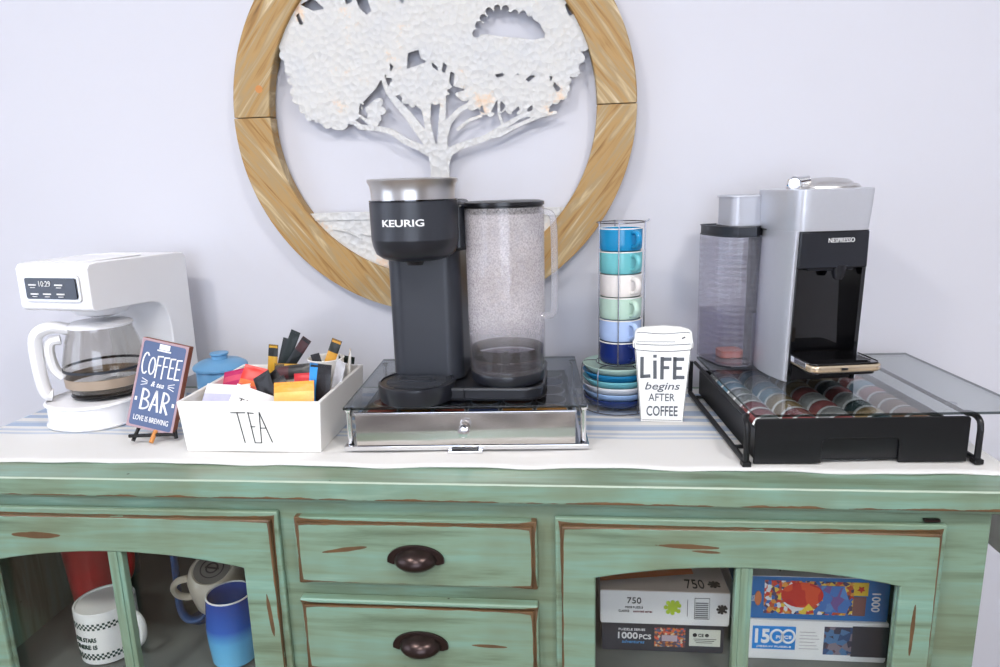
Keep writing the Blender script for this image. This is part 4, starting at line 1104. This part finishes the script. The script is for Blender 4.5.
# silver cheeks shell: outline with a front recess
left = [(-.0545,.001),(-.0590,.000),(-.0615,.003),(-.0645,.014),(-.069,.042),(-.070,.07),(-.066,.10),(-.056,.125),(-.040,.135),(.036,.135),(.048,.125),(.054,.10),(.0565,.07),(.0575,.042),(.0575,.014),(.0565,.003),(.0555,0),(.0535,.001),(.0535,.03),(-.0545,.03)]
Zt = .312-PZ
def loft2(mb, o, zs, mat=None):
    V = []; n = len(o); F = []
    for (z, sc_x, dy) in zs: V += [(x*sc_x, y+dy, z) for x, y in o]
    for j in range(len(zs)-1):
        for i in range(n):
            k = (i+1) % n; F.append((j*n+i, j*n+k, (j+1)*n+k, (j+1)*n+i))
    F.append(tuple(range(n))[::-1]); F.append(tuple((len(zs)-1)*n+i for i in range(n)))
    mb.add(V, F, None, mat, True)
loft2(m, left, [(0, .97, 0), (.003, 1, 0), (Zt*.5, .985, -.004), (Zt, .98, -.010)])
m.build('body', M['silver'], ne)
fx = .0540
m = MB()
# black front insert : upper block, inner wall, sides, foot
def fy(z): return -.010*z/Zt
m.extr([(x, y) for x, y in [(-fx*.98,-.012),(fx*.98,-.012),(fx*.98,.03),(-fx*.98,.03)]], Zt-.056, Zt-.0005, smooth=False, bev=0)
m.build('upper_front', M['charcoal_dark'], ne, bevel=.002)
m = MB(); m.box(-fx, fx, .0225, .0302, .001, Zt-.054); m.build('front_panel', M['black_gloss'], ne)
for s_ in (-1, 1):
    m = MB(); V = [(s_*fx,.0,.0),(s_*(fx-.006),.0,.0),(s_*(fx-.006),.0225,.0),(s_*fx,.0225,.0),(s_*fx*.98,-.009,Zt-.056),(s_*(fx-.006)*.98,-.009,Zt-.056),(s_*(fx-.006)*.98,.0225,Zt-.056),(s_*fx*.98,.0225,Zt-.056)]
    m.add(V, [(0,1,2,3),(4,5,6,7),(0,1,5,4),(1,2,6,5),(2,3,7,6),(3,0,4,7)]); m.build('side_trim', M['black_gloss'], ne)
m = MB(); m.box(-fx+.006, fx-.006, .002, .0225, .001, .026, .002); m.build('foot', M['black'], ne)
m = MB(); m.lathe([(.006,0),(.008,.004),(.012,.018),(.013,.022)], 20, T((.014,-.002,Zt-.074))); m.box(-.035, .035, -.006, .02, Zt-.060, Zt-.0555, .001); m.build('spout', M['charcoal_dark'], ne)
m = MB(); text(m, 'NESPRESSO', .010, -.0127, Zt-.014, .040, .0068, None, .0008, 0, .002); m.build('lettering', M['label_white'], ne)
# head
ho = sm_closed([(-.044,-.014),(.044,-.014),(.057,-.008),(.062,.03),(.063,.07),(.060,.11),(.046,.14),(-.052,.14),(-.068,.11),(-.072,.07),(-.070,.03),(-.060,-.008)], 2)
hz0, hz1 = Zt, .3735-PZ
m = MB(); zs = [(hz0, .955, 0), (hz0+.0015, .965, -.0005), (hz0+(hz1-hz0)*.5, .99, -.003), (hz1-.004, 1.005, -.005), (hz1-.001, 1.0, -.005), (hz1, .97, -.004)]
loft2(m, ho, zs); m.build('head', M['silver'], ne)
m = MB(); loft2(m, ho, [(hz0-.002, .94, .001), (hz0+.0005, .94, .001)]); m.build('head_seam', M['black'], ne)
m = MB(); m.lathe([(.050,hz1-.001),(.049,hz1+.003),(.044,hz1+.006),(.040,hz1+.0065),(.036,hz1+.0105),(.026,hz1+.0145),(.012,hz1+.016),(0,hz1+.0165)], 48, T((.016,.055,0))); m.build('top_dome', M['steel'], ne)
m = MB(); m.tube([(-.040,.045,hz1+.009),(-.018,.040,hz1+.013)], [.010,.007], 16); m.lathe([(0,0),(.0095,0),(.0105,.004),(.008,.007),(0,.008)], 20, T((-.048,.030,hz1+.0085),(PI/2,0,d2(-20)))); m.lathe([(.012,0),(.012,.004),(.009,.006)],20,T((-.040,.045,hz1-.001)))
m.build('lever', M['chrome'], ne)
# rear housing
m = MB(); m.extr(rrect(-.118, .050, .095, .168, .014), Zt+.002, .3650-PZ, bev=.003); m.build('rear_housing', plain('rear_grey', (186, 188, 196), .4, .3, noise=.02), ne)
m = MB(); m.extr(rrect(-.060, .060, .136, .165, .01), 0, Zt+.002); m.build('rear_column', M['charcoal'], ne)
# drip tray
m = MB(); to = rrect(-.052, .060, -.066, .012, .014, 6)
m.extr(to, .030, .0405, bev=.003); tr_ = m.build('cup_support', plain('champagne_trim', (214, 196, 168), .22, .7, noise=.03), ne)
m = MB(); m.extr(rrect(-.049, .057, -.063, .012, .012, 6), .0408, .0435, bev=.001)
m.extr(rrect(-.046, .054, -.060, .012, .012, 6), .0245, .0302, bev=.002)
for k in range(9): m.box(-.044, .046, -.052+k*.007, -.0495+k*.007, .0434, .0450)
m.build('support_grid', M['black_gloss'], tr_)
m = MB(); m.box(-.0525, -.048, -.050, .012, .034, .043, .001); m.build('support_rail', M['chrome'], tr_)
m = MB(); m.box(-.006, .004, -.0672, -.0658, .034, .0375, .0005); m.build('support_notch', M['black'], tr_)
# tank (left rear)
m = MB()
def nloc(wx, wy):
    a = d2(9); dx, dy = wx-.397, wy-.232; return (dx*math.cos(a)+dy*math.sin(a), -dx*math.sin(a)+dy*math.cos(a))
tc_ = [nloc(.262,.297), nloc(.322,.304), nloc(.324,.395), nloc(.234,.395), nloc(.236,.368)]
to2 = sm_closed(tc_, 1)
tb0, tb1 = .004, .298-PZ
cxx = sum(p[0] for p in to2)/len(to2); cyy = sum(p[1] for p in to2)/len(to2)
V = []; n = len(to2); F = []
rings = []
nr = 44
for j in range(nr+1):
    z = tb0+(tb1-tb0)*j/nr; s_ = 1.0+.02*(j/nr)+(.003 if j % 2 else 0)*(1 if j > 3 else 0); rings.append((z, s_))
for z, s_ in rings: V += [(cxx+(x-cxx)*s_, cyy+(y-cyy)*s_, z) for x, y in to2]
for j in range(len(rings)-1):
    for i in range(n):
        k = (i+1) % n; F.append((j*n+i, j*n+k, (j+1)*n+k, (j+1)*n+i))
F.append(tuple(range(n))[::-1])
m.add(V, F, None, None, True); tk = m.build('water_tank', M['tank'], ne, sharp=80); tk['label'] = 'clear ribbed water tank'
m = MB(); sh = [(cxx+(x-cxx)*.95, cyy+(y-cyy)*.95) for x, y in to2]; m.extr(sh, tb0+.003, tb0+.088); m.build('water', M['water'], tk)
m = MB(); sh = [(cxx+(x-cxx)*1.035, cyy+(y-cyy)*1.035) for x, y in to2]; m.extr(sh, tb1, tb1+.018, bev=.002); m.build('tank_lid', M['charcoal'], tk)
m = MB(); a_ = nloc(.285, .36); m.extr([(a_[0]+x, a_[1]+y) for x, y in rrect(-.02,.02,-.018,.018,.008)], tb0+.004, tb0+.016); m.build('tank_valve', plain('valve_orange', (206, 110, 80)), tk)
m = MB(); sh = [(cxx+(x-cxx)*.9, cyy+(y-cyy)*.9) for x, y in to2]; m.extr(sh, -.0002, tb0-.0003); m.build('tank_foot', M['charcoal'], ne)

# ---------------------------------------------------------------- inside the cabinet, left door
def big_mug(name, label, mat, r, h, loc, rot, hang, cat='mug', inner=None, taper=1.0, th=.0035):
    t = thing(name, label, cat, loc, rot=rot); m = MB()
    m.lathe([(0,0),(r*.86*taper,0),(r*.95*taper,.003),(r*(taper+1)/2,h*.4),(r,h-.002),(r-.001,h),(r-th,h),(r-th-.0005,h-.003)], 48, mat=mat)
    m.lathe([(r-th-.0005,h-.003),(r*(taper+1)/2-th,h*.4),(r*.86*taper-th,.008),(0,.006)], 48, mat=inner or mat)
    m.build('mug_body', None, t)
    c, s = math.cos(hang), math.sin(hang); R_h = r*(.98)
    m = MB(); m.tube(smoothp([(c*(R_h-.003), s*(R_h-.003), h*.82), (c*(R_h+.020), s*(R_h+.020), h*.86), (c*(R_h+.033), s*(R_h+.033), h*.66), (c*(R_h+.030), s*(R_h+.030), h*.36), (c*(R_h+.012), s*(R_h+.012), h*.18), (c*(R_h*taper**.5-.003), s*(R_h*taper**.5-.003), h*.20)], 2), .0062, 10, up=(-s, c, 0), flat=.8)
    m.build('handle', mat, t); return t
wm = big_mug('checkered_mug', 'white mug with dark green checkered bands on the shelf behind the left door', M['white_ceramic'], .0465, .094, (-.772, .105, SHZ+.0015), (0, 0, 0), d2(-14))
m = MB()
for zb in (.066, .012):
    for row in range(3):
        for k in range(34):
            if (k+row) % 2: continue
            a0 = -PI*.98+k*PI*.9/34; a1 = a0+PI*.9/34; z = zb+row*.0038; Rr = .0467+.0003 if zb > .03 else .0452
            Rr = .0468 if zb > .03 else .0458
            m.add([(Rr*math.cos(a), Rr*math.sin(a), zz_) for a, zz_ in ((a0,z),(a1,z),(a1,z+.0036),(a0,z+.0036))]+[((Rr-.0012)*math.cos(a), (Rr-.0012)*math.sin(a), zz_) for a, zz_ in ((a0,z),(a1,z),(a1,z+.0036),(a0,z+.0036))], [(0,1,2,3),(0,4,5,1),(1,5,6,2),(2,6,7,3),(3,7,4,0)])
dkg = plain('dark_green_print', (24, 62, 54), .4); m.build('checker_band', dkg, wm)
for t_, z in (('FOR STARS', .049), ('THERE IS', .036)):
    V_, F_ = text_mesh(t_, .040, .0075, .0012, 0, .006); m = MB()
    m.add([((.0470-v.y)*math.cos(-PI*.56+v.x/.047), (.0470-v.y)*math.sin(-PI*.56+v.x/.047), z+v.z) for v in V_], F_); m.build('lettering', dkg, wm)
bm_ = grad_mat('two_tone_blue', [(0, (120, 200, 236)), (.40, (96, 178, 226)), (.6, (40, 96, 186)), (1, (30, 66, 150))], 0, .115, .2)
bt_ = thing('blue_tumbler', 'deep blue to sky blue tumbler with white rim behind the left door', 'tumbler', (-.550, .100, SHZ+.0015))
m = MB(); m.lathe([(0,0),(.032,0),(.036,.004),(.0395,.04),(.0405,.065),(.0375,.095),(.0355,.115),(.0335,.1155),(.0345,.095),(.037,.065),(.0355,.03),(.030,.007),(0,.006)], 48); m.build('tumbler_body', bm_, bt_)
m = MB(); m.tube([(.0347*math.cos(2*PI*i/40), .0347*math.sin(2*PI*i/40), .1155) for i in range(40)], .0014, 8, closed=True); m.build('rim', M['white_ceramic'], bt_)
# brown cup upside down, cream mug upside down on it
bc = thing('brown_cup', 'low brown cup turned upside down beneath the cream mug', 'cup', (-.622, .215, SHZ+.0015))
m = MB(); m.lathe([(.036,0),(.038,.002),(.036,.012),(.031,.024),(.028,.026),(0,.026)], 40); m.build('cup_body', plain('brown_glaze', (110, 76, 58), .3), bc)
cm = thing('cream_mug', 'cream mug turned upside down with a dark stamp on its base, behind the left door', 'mug', (-.620, .200, SHZ+.050), rot=(d2(26), d2(6), 0))
m = MB(); m.lathe([(.044,0),(.0455,.002),(.0465,.03),(.045,.06),(.040,.074),(.036,.079),(.033,.080),(.031,.078),(0,.077)], 48); m.build('mug_body', M['cream'], cm)
m = MB(); m.lathe([(0,.0772),(.0305,.0782),(.0305,.0788),(0,.0778)], 36); st_ = m.build('stamp_disc', plain('stamp_grey', (120, 116, 110), .5), cm)
m = MB(); m.shell([(.018,.0792),(.020,.0794),(.018,.0796)], 30); m.shell([(.008,.0790),(.011,.0794),(.008,.0796)], 20); m.box(-.012,.012,-.0015,.0015,.0788,.0796); m.build('stamp_mark', M['ink'], cm)
hang = d2(200); c, s = math.cos(hang), math.sin(hang)
m = MB(); m.tube(smoothp([(c*.043, s*.043, .062), (c*.062, s*.062, .060), (c*.074, s*.074, .040), (c*.070, s*.070, .016), (c*.054, s*.054, .006), (c*.043, s*.043, .010)], 2), .0065, 10, up=(-s, c, 0), flat=.8); m.build('handle', M['cream'], cm)
# blue curved strap handle (mug hanger)
bs = thing('blue_hook', 'tall blue curved hook standing between the white and cream mugs', 'hook', (-.690, .185, SHZ+.0008))
m = MB(); m.tube(smoothp([(.038,.01,.012),(.030,0,.0045),(.008,-.004,.006),(-.004,-.002,.03),(-.002,0,.09),(-.002,0,.20),(-.002,.03,.235),(-.002,.06,.235)], 3), .0085, 10, up=(0,1,0), flat=.6); m.build('hook_strap', plain('hook_blue', (48, 92, 150), .35), bs)
m = MB(); m.lathe([(0,0),(.020,0),(.021,.003),(0,.004)], 28, T((.028,.012,0))); m.build('hook_foot', plain('hook_foot', (36, 60, 96), .4), bs)
red = plain('red_plastic', (188, 40, 40), .3)
rp_ = thing('red_pitcher', 'red plastic pitcher standing behind the checkered mug', 'pitcher', (-.868, .21, SHZ+.0012))
m = MB(); m.lathe([(0,0),(.032,0),(.035,.003),(.040,.07),(.045,.14),(.048,.165),(.046,.165),(.043,.14),(.038,.07),(.032,.008),(0,.007)], 40); m.build('pitcher_body', red, rp_)
m = MB(); m.tube(smoothp([(.043,0,.150),(.075,0,.155),(.080,0,.12),(.072,0,.07),(.040,0,.05)], 2), .007, 10, up=(0,1,0), flat=.8); m.build('handle', red, rp_)
m = MB(); m.add([(-.041,-.016,.164),(-.041,.016,.164),(-.060,0,.168),(-.042,0,.135)], [(0,1,2),(0,2,3),(1,3,2)]); m.build('pour_lip', red, rp_)
bb = thing('dark_blue_cup', 'tall dark blue cup at the left end of the shelf behind the left door', 'cup', (-.898, .33, SHZ+.001))
m = MB(); m.lathe([(0,0),(.027,0),(.029,.003),(.031,.12),(.029,.12),(.027,.006),(0,.005)], 36); m.build('cup_body', plain('cup_blue', (48, 70, 104), .35), bb)
m = MB(); m.lathe([(.0312,.116),(.0325,.118),(.0325,.124),(.028,.127),(0,.128)], 36); m.build('cup_lid', M['charcoal'], bb)

# ---------------------------------------------------------------- puzzle boxes, right door
def pbox(name, label, x0, x1, z0, z1, y0, y1, mat, rz=0):
    cx = (x0+x1)/2; t = thing(name, label, 'box', (cx, y0, z0), rz, 'puzzle boxes'); del t['group']
    m = MB(); w = (x1-x0)/2; h = z1-z0
    m.box(-w+.001, w-.001, .001, y1-y0-.001, 0, h-.004, .0008); m.build('box_base', mat, t)
    return t, w, h
def lidp(t, w, h, d, mat, cut=.0): 
    m = MB(); m.box(-w, w, 0, d, cut, h, .0008); return m.build('box_lid', mat, t)
PW = plain('box_white', (228, 226, 224), .45, noise=.02)
PD = plain('box_dark', (52, 54, 64), .4, noise=.1)
PB = plain('box_blue', (30, 110, 176), .4, noise=.05)
px0 = .045
# lower left: 1000pcs dark
ZB = SHR+.001
xa, xb = .0475, .2345
t, w, h = pbox('puzzle_box', 'dark puzzle box marked 1000pcs, under the white 750 box', xa, xb-.004, ZB, ZB+.0510, .095, .33, PD)
L_ = lidp(t, w, h, .235, PD, .003)
m = MB(); text(m, '1000', -.052, -.0006, .027, .030, .011, None, .0008, 0, .02); text(m, 'PCS', -.026, -.0006, .0255, .018, .008, None, .0008, 0, .012); text(m, 'PUZZLE SERIES', -.046, -.0006, .0375, .040, .0035, None, .0008)
m.build('lettering', M['label_white'], L_)
m = MB(); text(m, 'adventures', -.044, -.0006, .0165, .034, .005, None, .0008, .2); m.build('blue_script', plain('blue_script', (70, 150, 210)), L_)
m = MB(); m.box(-.012, .034, -.001, .0005, .010, .042); m.build('picture', print_mat('busy_picture', [(190,120,60),(120,60,50),(200,180,150),(90,70,80),(210,90,60),(80,90,120)], 300), L_)
m = MB(); m.box(-.001, .022, -.0016, -.0004, .020, .030); m.build('picture_title', plain('picture_title', (176, 160, 170)), L_)
m = MB(); m.box(.040, .086, -.001, .0005, .013, .041); lb_ = m.build('label_sticker', plain('sticker_cream', (214, 214, 200)), L_)
m = MB(); m.lathe([(.0022,0),(.0034,.0003),(.0022,.0006)], 14, T((.048,-.001,.032),(PI/2,0,0))); text(m, 'CE', .057, -.0016, .032, .008, .005, None, .0008); m.lathe([(.0022,0),(.0030,.0003),(.0022,.0006)], 14, T((.066,-.001,.032),(PI/2,0,0)))
for k in range(3): m.box(.046+.002*k, .080-.003*k, -.0016, -.0008, .025-.003*k, .0255-.003*k)
m.build('sticker_print', M['ink'], lb_)
# upper left: white 750
t, w, h = pbox('puzzle_box', 'white puzzle box marked 750 with a green puzzle piece, behind the right door', xa-.003, xb+.001, ZB+.0515, ZB+.1065, .088, .31, PW)
L_ = lidp(t, w, h, .222, PW, .003)
def piece(mb, cx, cz, s, y=-.0006, mx=None):
    q = [(-s,-s),(s,-s),(s,s),(-s,s)]
    mb.prism([(cx+a, cz+b) for a, b in rectp(-s*.75, s*.75, -s*.7, s*.7)], [], y-.0004, y+.0008, mx)
    for a, b in ((-s*1.05, .0), (s*1.0, s*.35), (0, s*.95), (0, -s*.95), (s*.9, -s*.6), (-s*.7, s*.8), (s*.7, s*.85), (-s*.7, -s*.8)):
        mb.prism([(cx+a+s*.34*math.cos(2*PI*k/12), cz+b+s*.34*math.sin(2*PI*k/12)) for k in range(12)], [], y-.0003, y+.0008, mx)
m = MB(); piece(m, .012, .030, .0095); m.build('green_piece', plain('lime', (176, 200, 50)), L_)
m = MB(); text(m, '750', -.045, -.0006, .040, .021, .010, None, .0008); text(m, 'PIECE PUZZLE', -.045, -.0006, .0285, .026, .003, None, .0008); text(m, 'CLASSICS', -.060, -.0006, .022, .016, .0035, None, .0008)
piece(m, .084, .029, .006)
m.box(.0335, .034, -.001, .0005, .016, .044)
m.build('lettering', M['ink'], L_)
m = MB(); text(m, 'assorted series', -.032, -.0006, .022, .028, .0035, None, .0008); m.build('red_lettering', plain('wine_red', (130, 50, 60)), L_)
m = MB()
for k in range(8): m.box(.0455, .064, -.0010, .0005, .014+k*.0034, .0155+k*.0034)
m.prism(rectp(.044,.066,.012,.047), [rectp(.0445,.0655,.0125,.0465)], -.001, .0005)
m.build('info_lines', plain('line_grey', (120, 120, 120)), L_)
# lid top picture: beige with number and orange strip
m = MB(); m.box(-w+.001, w-.001, .001, .15, h, h+.0008); tp = m.build('lid_top_print', plain('taupe_print', (214, 196, 184), .5), L_)
m = MB(); V_, F_ = text_mesh('750', .028, .030, .0008); m.add([(v.x+.047, .022+v.z*.8, h+.0012+v.y) for v in V_], F_)
m.add([], []); 
mxp = T((0, .022, h+.0012), (-PI/2, 0, 0)); piece(m, .076, 0, .007, 0, mxp)
m.build('top_lettering', M['ink'], tp)
m = MB(); m.add([(-w+.001,.024,h+.0012),(-w+.001,.14,h+.0012),(.05,.14,h+.0012),(.05,.050,h+.0012)], [(0,1,2,3)]); m.box(-w+.001, -w+.002, .04, .1, h+.0008, h+.0012); m.build('orange_stripe', plain('orange_print', (250, 120, 40), .45), tp)
# right: lower white 1500, upper blue 1000
xc, xd = .2615, .462
t, w, h = pbox('puzzle_box', 'white puzzle box marked 1500 piece in blue, behind the right door', xc, xd, ZB, ZB+.0660, .088, .33, PW)
L_ = lidp(t, w, h, .242, PW, .003)
m = MB(); m.box(-.092, -.030, -.001, .0005, .018, .056); bp_ = m.build('blue_label', plain('label_blue', (28, 130, 206), .4), L_)
m = MB(); text(m, '15', -.078, -.0016, .040, .021, .0235, None, .0012, 0, .03)
for cx_ in (-.057, -.0405):
    m.tube([(cx_+.0088*math.cos(2*PI*i/28), -.0012, .040+.0105*math.sin(2*PI*i/28)) for i in range(28)], .0017, 6, closed=True)
text(m, 'PIECE', -.047, -.0016, .039, .022, .005, None, .0012, 0, .01)
text(m, 'JIGSAW PUZZLE', -.061, -.0016, .0225, .050, .003, None, .0012)
m.build('number_print', M['label_white'], bp_)
m = MB()
for k in range(6): m.box(-.024, .004-.003*(k % 3), -.0009, .0005, .020+k*.0055, .0207+k*.0055)
m.build('info_lines', plain('line_grey2', (170, 168, 170)), L_)
m = MB(); m.box(.0105, .050, -.001, .0005, .012, .058); m.build('picture', print_mat('dark_blue_picture', [(70,110,150),(50,50,70),(120,110,120),(40,70,110),(90,60,70)], 110), L_)
m = MB(); m.box(.050, w, -.001, .0005, .010, .060); m.build('dark_edge', PD, L_)
t, w, h = pbox('puzzle_box', 'blue puzzle box marked 1000 with a colourful balloon picture, behind the right door', xc+.0015, xd-.002, ZB+.0665, ZB+.1360, .090, .33, PB)
L_ = lidp(t, w, h, .24, PB, .003)
m = MB(); m.box(-.0775, .048, -.0010, .0005, .010, h-.006); pc = m.build('picture', print_mat('toy_picture', [(210,60,40),(236,200,70),(230,230,230),(60,110,180),(196,90,50),(80,60,90),(224,150,60)], 190), L_)
m = MB(); m.prism([(-.044+.030*math.cos(2*PI*i/24)+.02, h-.028+.0205*math.sin(2*PI*i/24)) for i in range(24)], [], -.0016, -.0008); m.build('red_shape', print_mat('balloon_red', [(206,44,30),(226,80,40),(196,36,40)], 60), pc)
m = MB(); m.prism([(-.008,h-.012),(.034,h-.012),(.044,h-.040),(.040,.014),(-.006,.016),(.006,h-.036)], [], -.0015, -.0008); m.build('blue_shape', print_mat('balloon_blue', [(70,120,190),(90,140,200),(120,90,150)], 60), pc)
m = MB(); m.prism([(-.050,.028),(-.040,h-.036),(-.028,.030),(-.018,.018),(-.036,.014)], [], -.0015, -.0008); m.build('white_shape', M['label_white'], pc)
m = MB(); m.prism([(-.026,.014),(-.006,.018),(-.014,.028)], [], -.0017, -.0009); m.build('yellow_shape', plain('flame_yellow', (244, 210, 60)), pc)
m = MB(); m.box(.048, .068, -.001, .0005, h-.027, h-.006); yb_ = m.build('yellow_badge', plain('badge_yellow', (232, 190, 50)), L_)
m = MB(); m.prism([(.058+.006*math.cos(2*PI*i/10+.3)*(1 if i % 2 else .5), h-.0165+.006*math.sin(2*PI*i/10+.3)*(1 if i % 2 else .5)) for i in range(10)], [], -.0016, -.0008); m.build('red_star', plain('star_red', (200, 50, 30)), yb_)
m = MB(); m.box(.048, .066, -.001, .0005, .010, h-.029); m.build('brown_panel', plain('panel_brown', (130, 84, 78)), L_)
m = MB(); text(m, '1000', .080, -.0006, .032, .030, .012, None, .0008, 0, .01, roty=PI/2)
text(m, 'TOYS', -.093, -.0006, .034, .010, .004, None, .0008, 0, .006, roty=PI/2); m.build('lettering', M['label_white'], L_)
m = MB(); m.prism([(-.086+.005*math.cos(2*PI*i/12), .034+.012*math.sin(2*PI*i/12)) for i in range(12)], [], -.001, .0002); m.build('round_logo', plain('logo_orange', (206, 120, 70)), L_)
m = MB(); m.box(-w+.001, w-.001, .0, .24, h, h+.0008); tp = m.build('lid_top_print', PW, L_)
m = MB(); V_, F_ = text_mesh('puzzlebug', .036, .010, .0008, 0, .01); m.add([(v.x-.035, .018+v.z, h+.0012+v.y) for v in V_], F_); m.build('top_lettering', M['ink'], tp)

# ---------------------------------------------------------------- added behind the camera, out of view, only to fill the reflections
sb = thing('reflection_bookcase', 'brown wooden bookcase added out of view opposite the sideboard for reflections', 'bookcase', (1.6, -3.2, FZ))  # unseen bookcase, added to be mirrored in glass and chrome
bwm = plain('brown_wood', (110, 72, 48), .5, noise=.15, scale=8)
m = MB(); m.box(-.6,-.57,-.18,.18,0,1.9,.003); m.box(.57,.6,-.18,.18,0,1.9,.003); m.box(-.57,.57,-.18,-.16,0,1.9); m.box(-.57,.57,-.16,.18,1.87,1.9); m.build('case', bwm, sb)
for z in (.1,.55,1.0,1.45):
    m = MB(); m.box(-.568,.568,-.158,.175,z,z+.025,.002); m.build('shelf', bwm, sb)

tt = thing('reflection_table', 'white table with curved crossed legs, added unseen across the room for reflections', 'table', (-.5, -2.1, FZ))  # unseen table, added so the chrome drawer reflects white legs
m = MB(); m.extr(rrect(-.75, .75, -.35, .35, .05), .72, .75, bev=.006); m.build('tabletop', M['white_plastic'], tt)
for sy_ in (-.28, .28):
    for sx_ in (-1, 1):
        m = MB(); m.tube(smoothp([(sx_*.6, sy_, .0), (sx_*.28, sy_, .22), (sx_*.04, sy_+.02*sx_, .40), (sx_*-.2, sy_+.02*sx_, .55), (sx_*-.5, sy_, .72)], 2), .02, 8); m.build('leg', M['white_plastic'], tt)
rm, nt_, b_ = newmat('reflection_rug_arcs'); tc_n = nt_.nodes.new('ShaderNodeTexCoord'); sp_n = nt_.nodes.new('ShaderNodeSeparateXYZ'); nt_.links.new(tc_n.outputs['Object'], sp_n.inputs[0])  # white arcs invented to appear as curves in the drawer's reflection
msk = None
for ox, oy in ((-.7, -1.0), (.7, -1.0), (0, .9)):
    dx_ = math_node(nt_, 'SUBTRACT', sp_n.outputs[0], ox); dy_ = math_node(nt_, 'SUBTRACT', sp_n.outputs[1], oy)
    q_ = math_node(nt_, 'SQRT', math_node(nt_, 'ADD', math_node(nt_, 'MULTIPLY', dx_, dx_), math_node(nt_, 'MULTIPLY', dy_, dy_)))
    q_ = math_node(nt_, 'LESS_THAN', math_node(nt_, 'ABSOLUTE', math_node(nt_, 'SINE', math_node(nt_, 'MULTIPLY', q_, 6.0))), .16)
    msk = q_ if msk is None else math_node(nt_, 'MAXIMUM', msk, q_)
mx_n = nt_.nodes.new('ShaderNodeMix'); mx_n.data_type = 'RGBA'; nt_.links.new(msk, mx_n.inputs[0]); mx_n.inputs[6].default_value = lin((92, 84, 80)); mx_n.inputs[7].default_value = lin((214, 206, 196))
nt_.links.new(mx_n.outputs[2], b_.inputs['Base Color']); b_.inputs['Roughness'].default_value = .95
rg = MB(); rg.extr(rrect(-1.3, 1.3, -.95, .95, .02), 0, .01); rg = rg.build('reflection_rug', rm, None, (-.4, -2.3, FZ)); tag(rg, 'grey rug with white arcs, added out of view to show in reflections', 'rug')  # unseen rug, added for the chrome drawer front to reflect
tt.location.z = FZ+.034
# ---------------------------------------------------------------- window and ceiling lamps (give the light)
wn = emit('daylight_glass', (232, 240, 255), 0.0)
def area(name, loc, rot, sx, sy, power, col):
    l = bpy.data.lights.new(name, 'AREA'); l.shape = 'RECTANGLE'; l.size = sx; l.size_y = sy; l.energy = power; l.color = col
    o = bpy.data.objects.new(name, l); COL.objects.link(o); o.location = loc; o.rotation_euler = rot; return o
# window in the left wall and glazed door in the front wall
def window(name, loc, rz, w, h, power):
    m = MB(); t = .05
    m.prism(rectp(-w/2-t, w/2+t, -h/2-t, h/2+t), [rectp(-w/2, w/2, -h/2, h/2)], -.03, .0)
    m.box(-.015, .015, -.025, -.005, -h/2, h/2); m.box(-w/2, w/2, -.025, -.005, -.012, .012)
    o = m.build(name, M['ceiling'], None, loc, (0,0,rz)); struct(o)
    m = MB(); m.box(-w/2, w/2, -.006, -.002, -h/2, h/2); g = m.build('pane', emit('sky_lit_pane', (225, 236, 255), 2.0), o)
    c, s = math.cos(rz), math.sin(rz); off = Vector((s*.05, -c*.05, 0))
    area('daylight', Vector(loc)+off, (PI/2, 0, rz), w, h, power, (.95, .975, 1.0))
window('window_1', (-2.6, -1.3, .55), PI/2, 1.5, 1.3, 15)
window('window_2', (.1, -3.4, .35), PI, 1.8, 1.5, 44)
fx_m = plain('fixture_white', (240, 240, 240), .5)
for i, (x, y) in enumerate(((-1.0, -1.15), (.75, -1.15), (-.2, -2.2))):
    t = thing('ceiling_light', ['round flush ceiling light left of centre', 'round flush ceiling light right of centre', 'round flush ceiling light at the far side of the room'][i], 'light', (x, y, CZ))
    m = MB(); m.lathe([(.20,-.002),(.20,-.03),(.185,-.045),(.18,-.03)], 40); m.build('fixture_rim', fx_m, t)
    m = MB(); m.lathe([(.18,-.032),(.17,-.045),(.10,-.055),(0,-.058)], 40); m.build('diffuser', emit('lamp_diffuser', (255, 246, 236), 6.0), t)
    l = bpy.data.lights.new('lamp', 'AREA'); l.shape = 'DISK'; l.size = .34; l.energy = 33; l.color = (1, .96, .92)
    lo = bpy.data.objects.new('lamp', l); COL.objects.link(lo); lo.parent = t; lo.location = (0, 0, -.065)

w = bpy.data.worlds.new('World'); sc.world = w; w.use_nodes = True
w.node_tree.nodes['Background'].inputs[0].default_value = (.8, .85, 1, 1); w.node_tree.nodes['Background'].inputs[1].default_value = .6

# ---------------------------------------------------------------- camera
F_, YAW, PIT, ROLL, H, D = 690.77, .1016, .2119, -.028, .3921, .856
cy, sy = math.cos(YAW), math.sin(YAW)
fw = Vector((-sy*math.cos(PIT), cy*math.cos(PIT), -math.sin(PIT))); rt = Vector((cy, sy, 0)); up = rt.cross(fw)
c, s = math.cos(ROLL), math.sin(ROLL); r2 = rt*c+up*s; u2 = -rt*s+up*c
cam = bpy.data.cameras.new('camera'); co = bpy.data.objects.new('camera', cam); COL.objects.link(co)
mm = Matrix((r2, u2, -fw)).transposed().to_4x4(); mm.translation = Vector((0, -D, H)); co.matrix_world = mm
cam.sensor_width = 36; cam.lens = F_*36/1000; cam.clip_start = .02
sc.camera = co
sc.view_settings.view_transform = 'Standard'; sc.view_settings.look = 'None'; sc.view_settings.gamma = 1
sc.view_settings.use_curve_mapping = False; sc.view_settings.exposure = -0.50
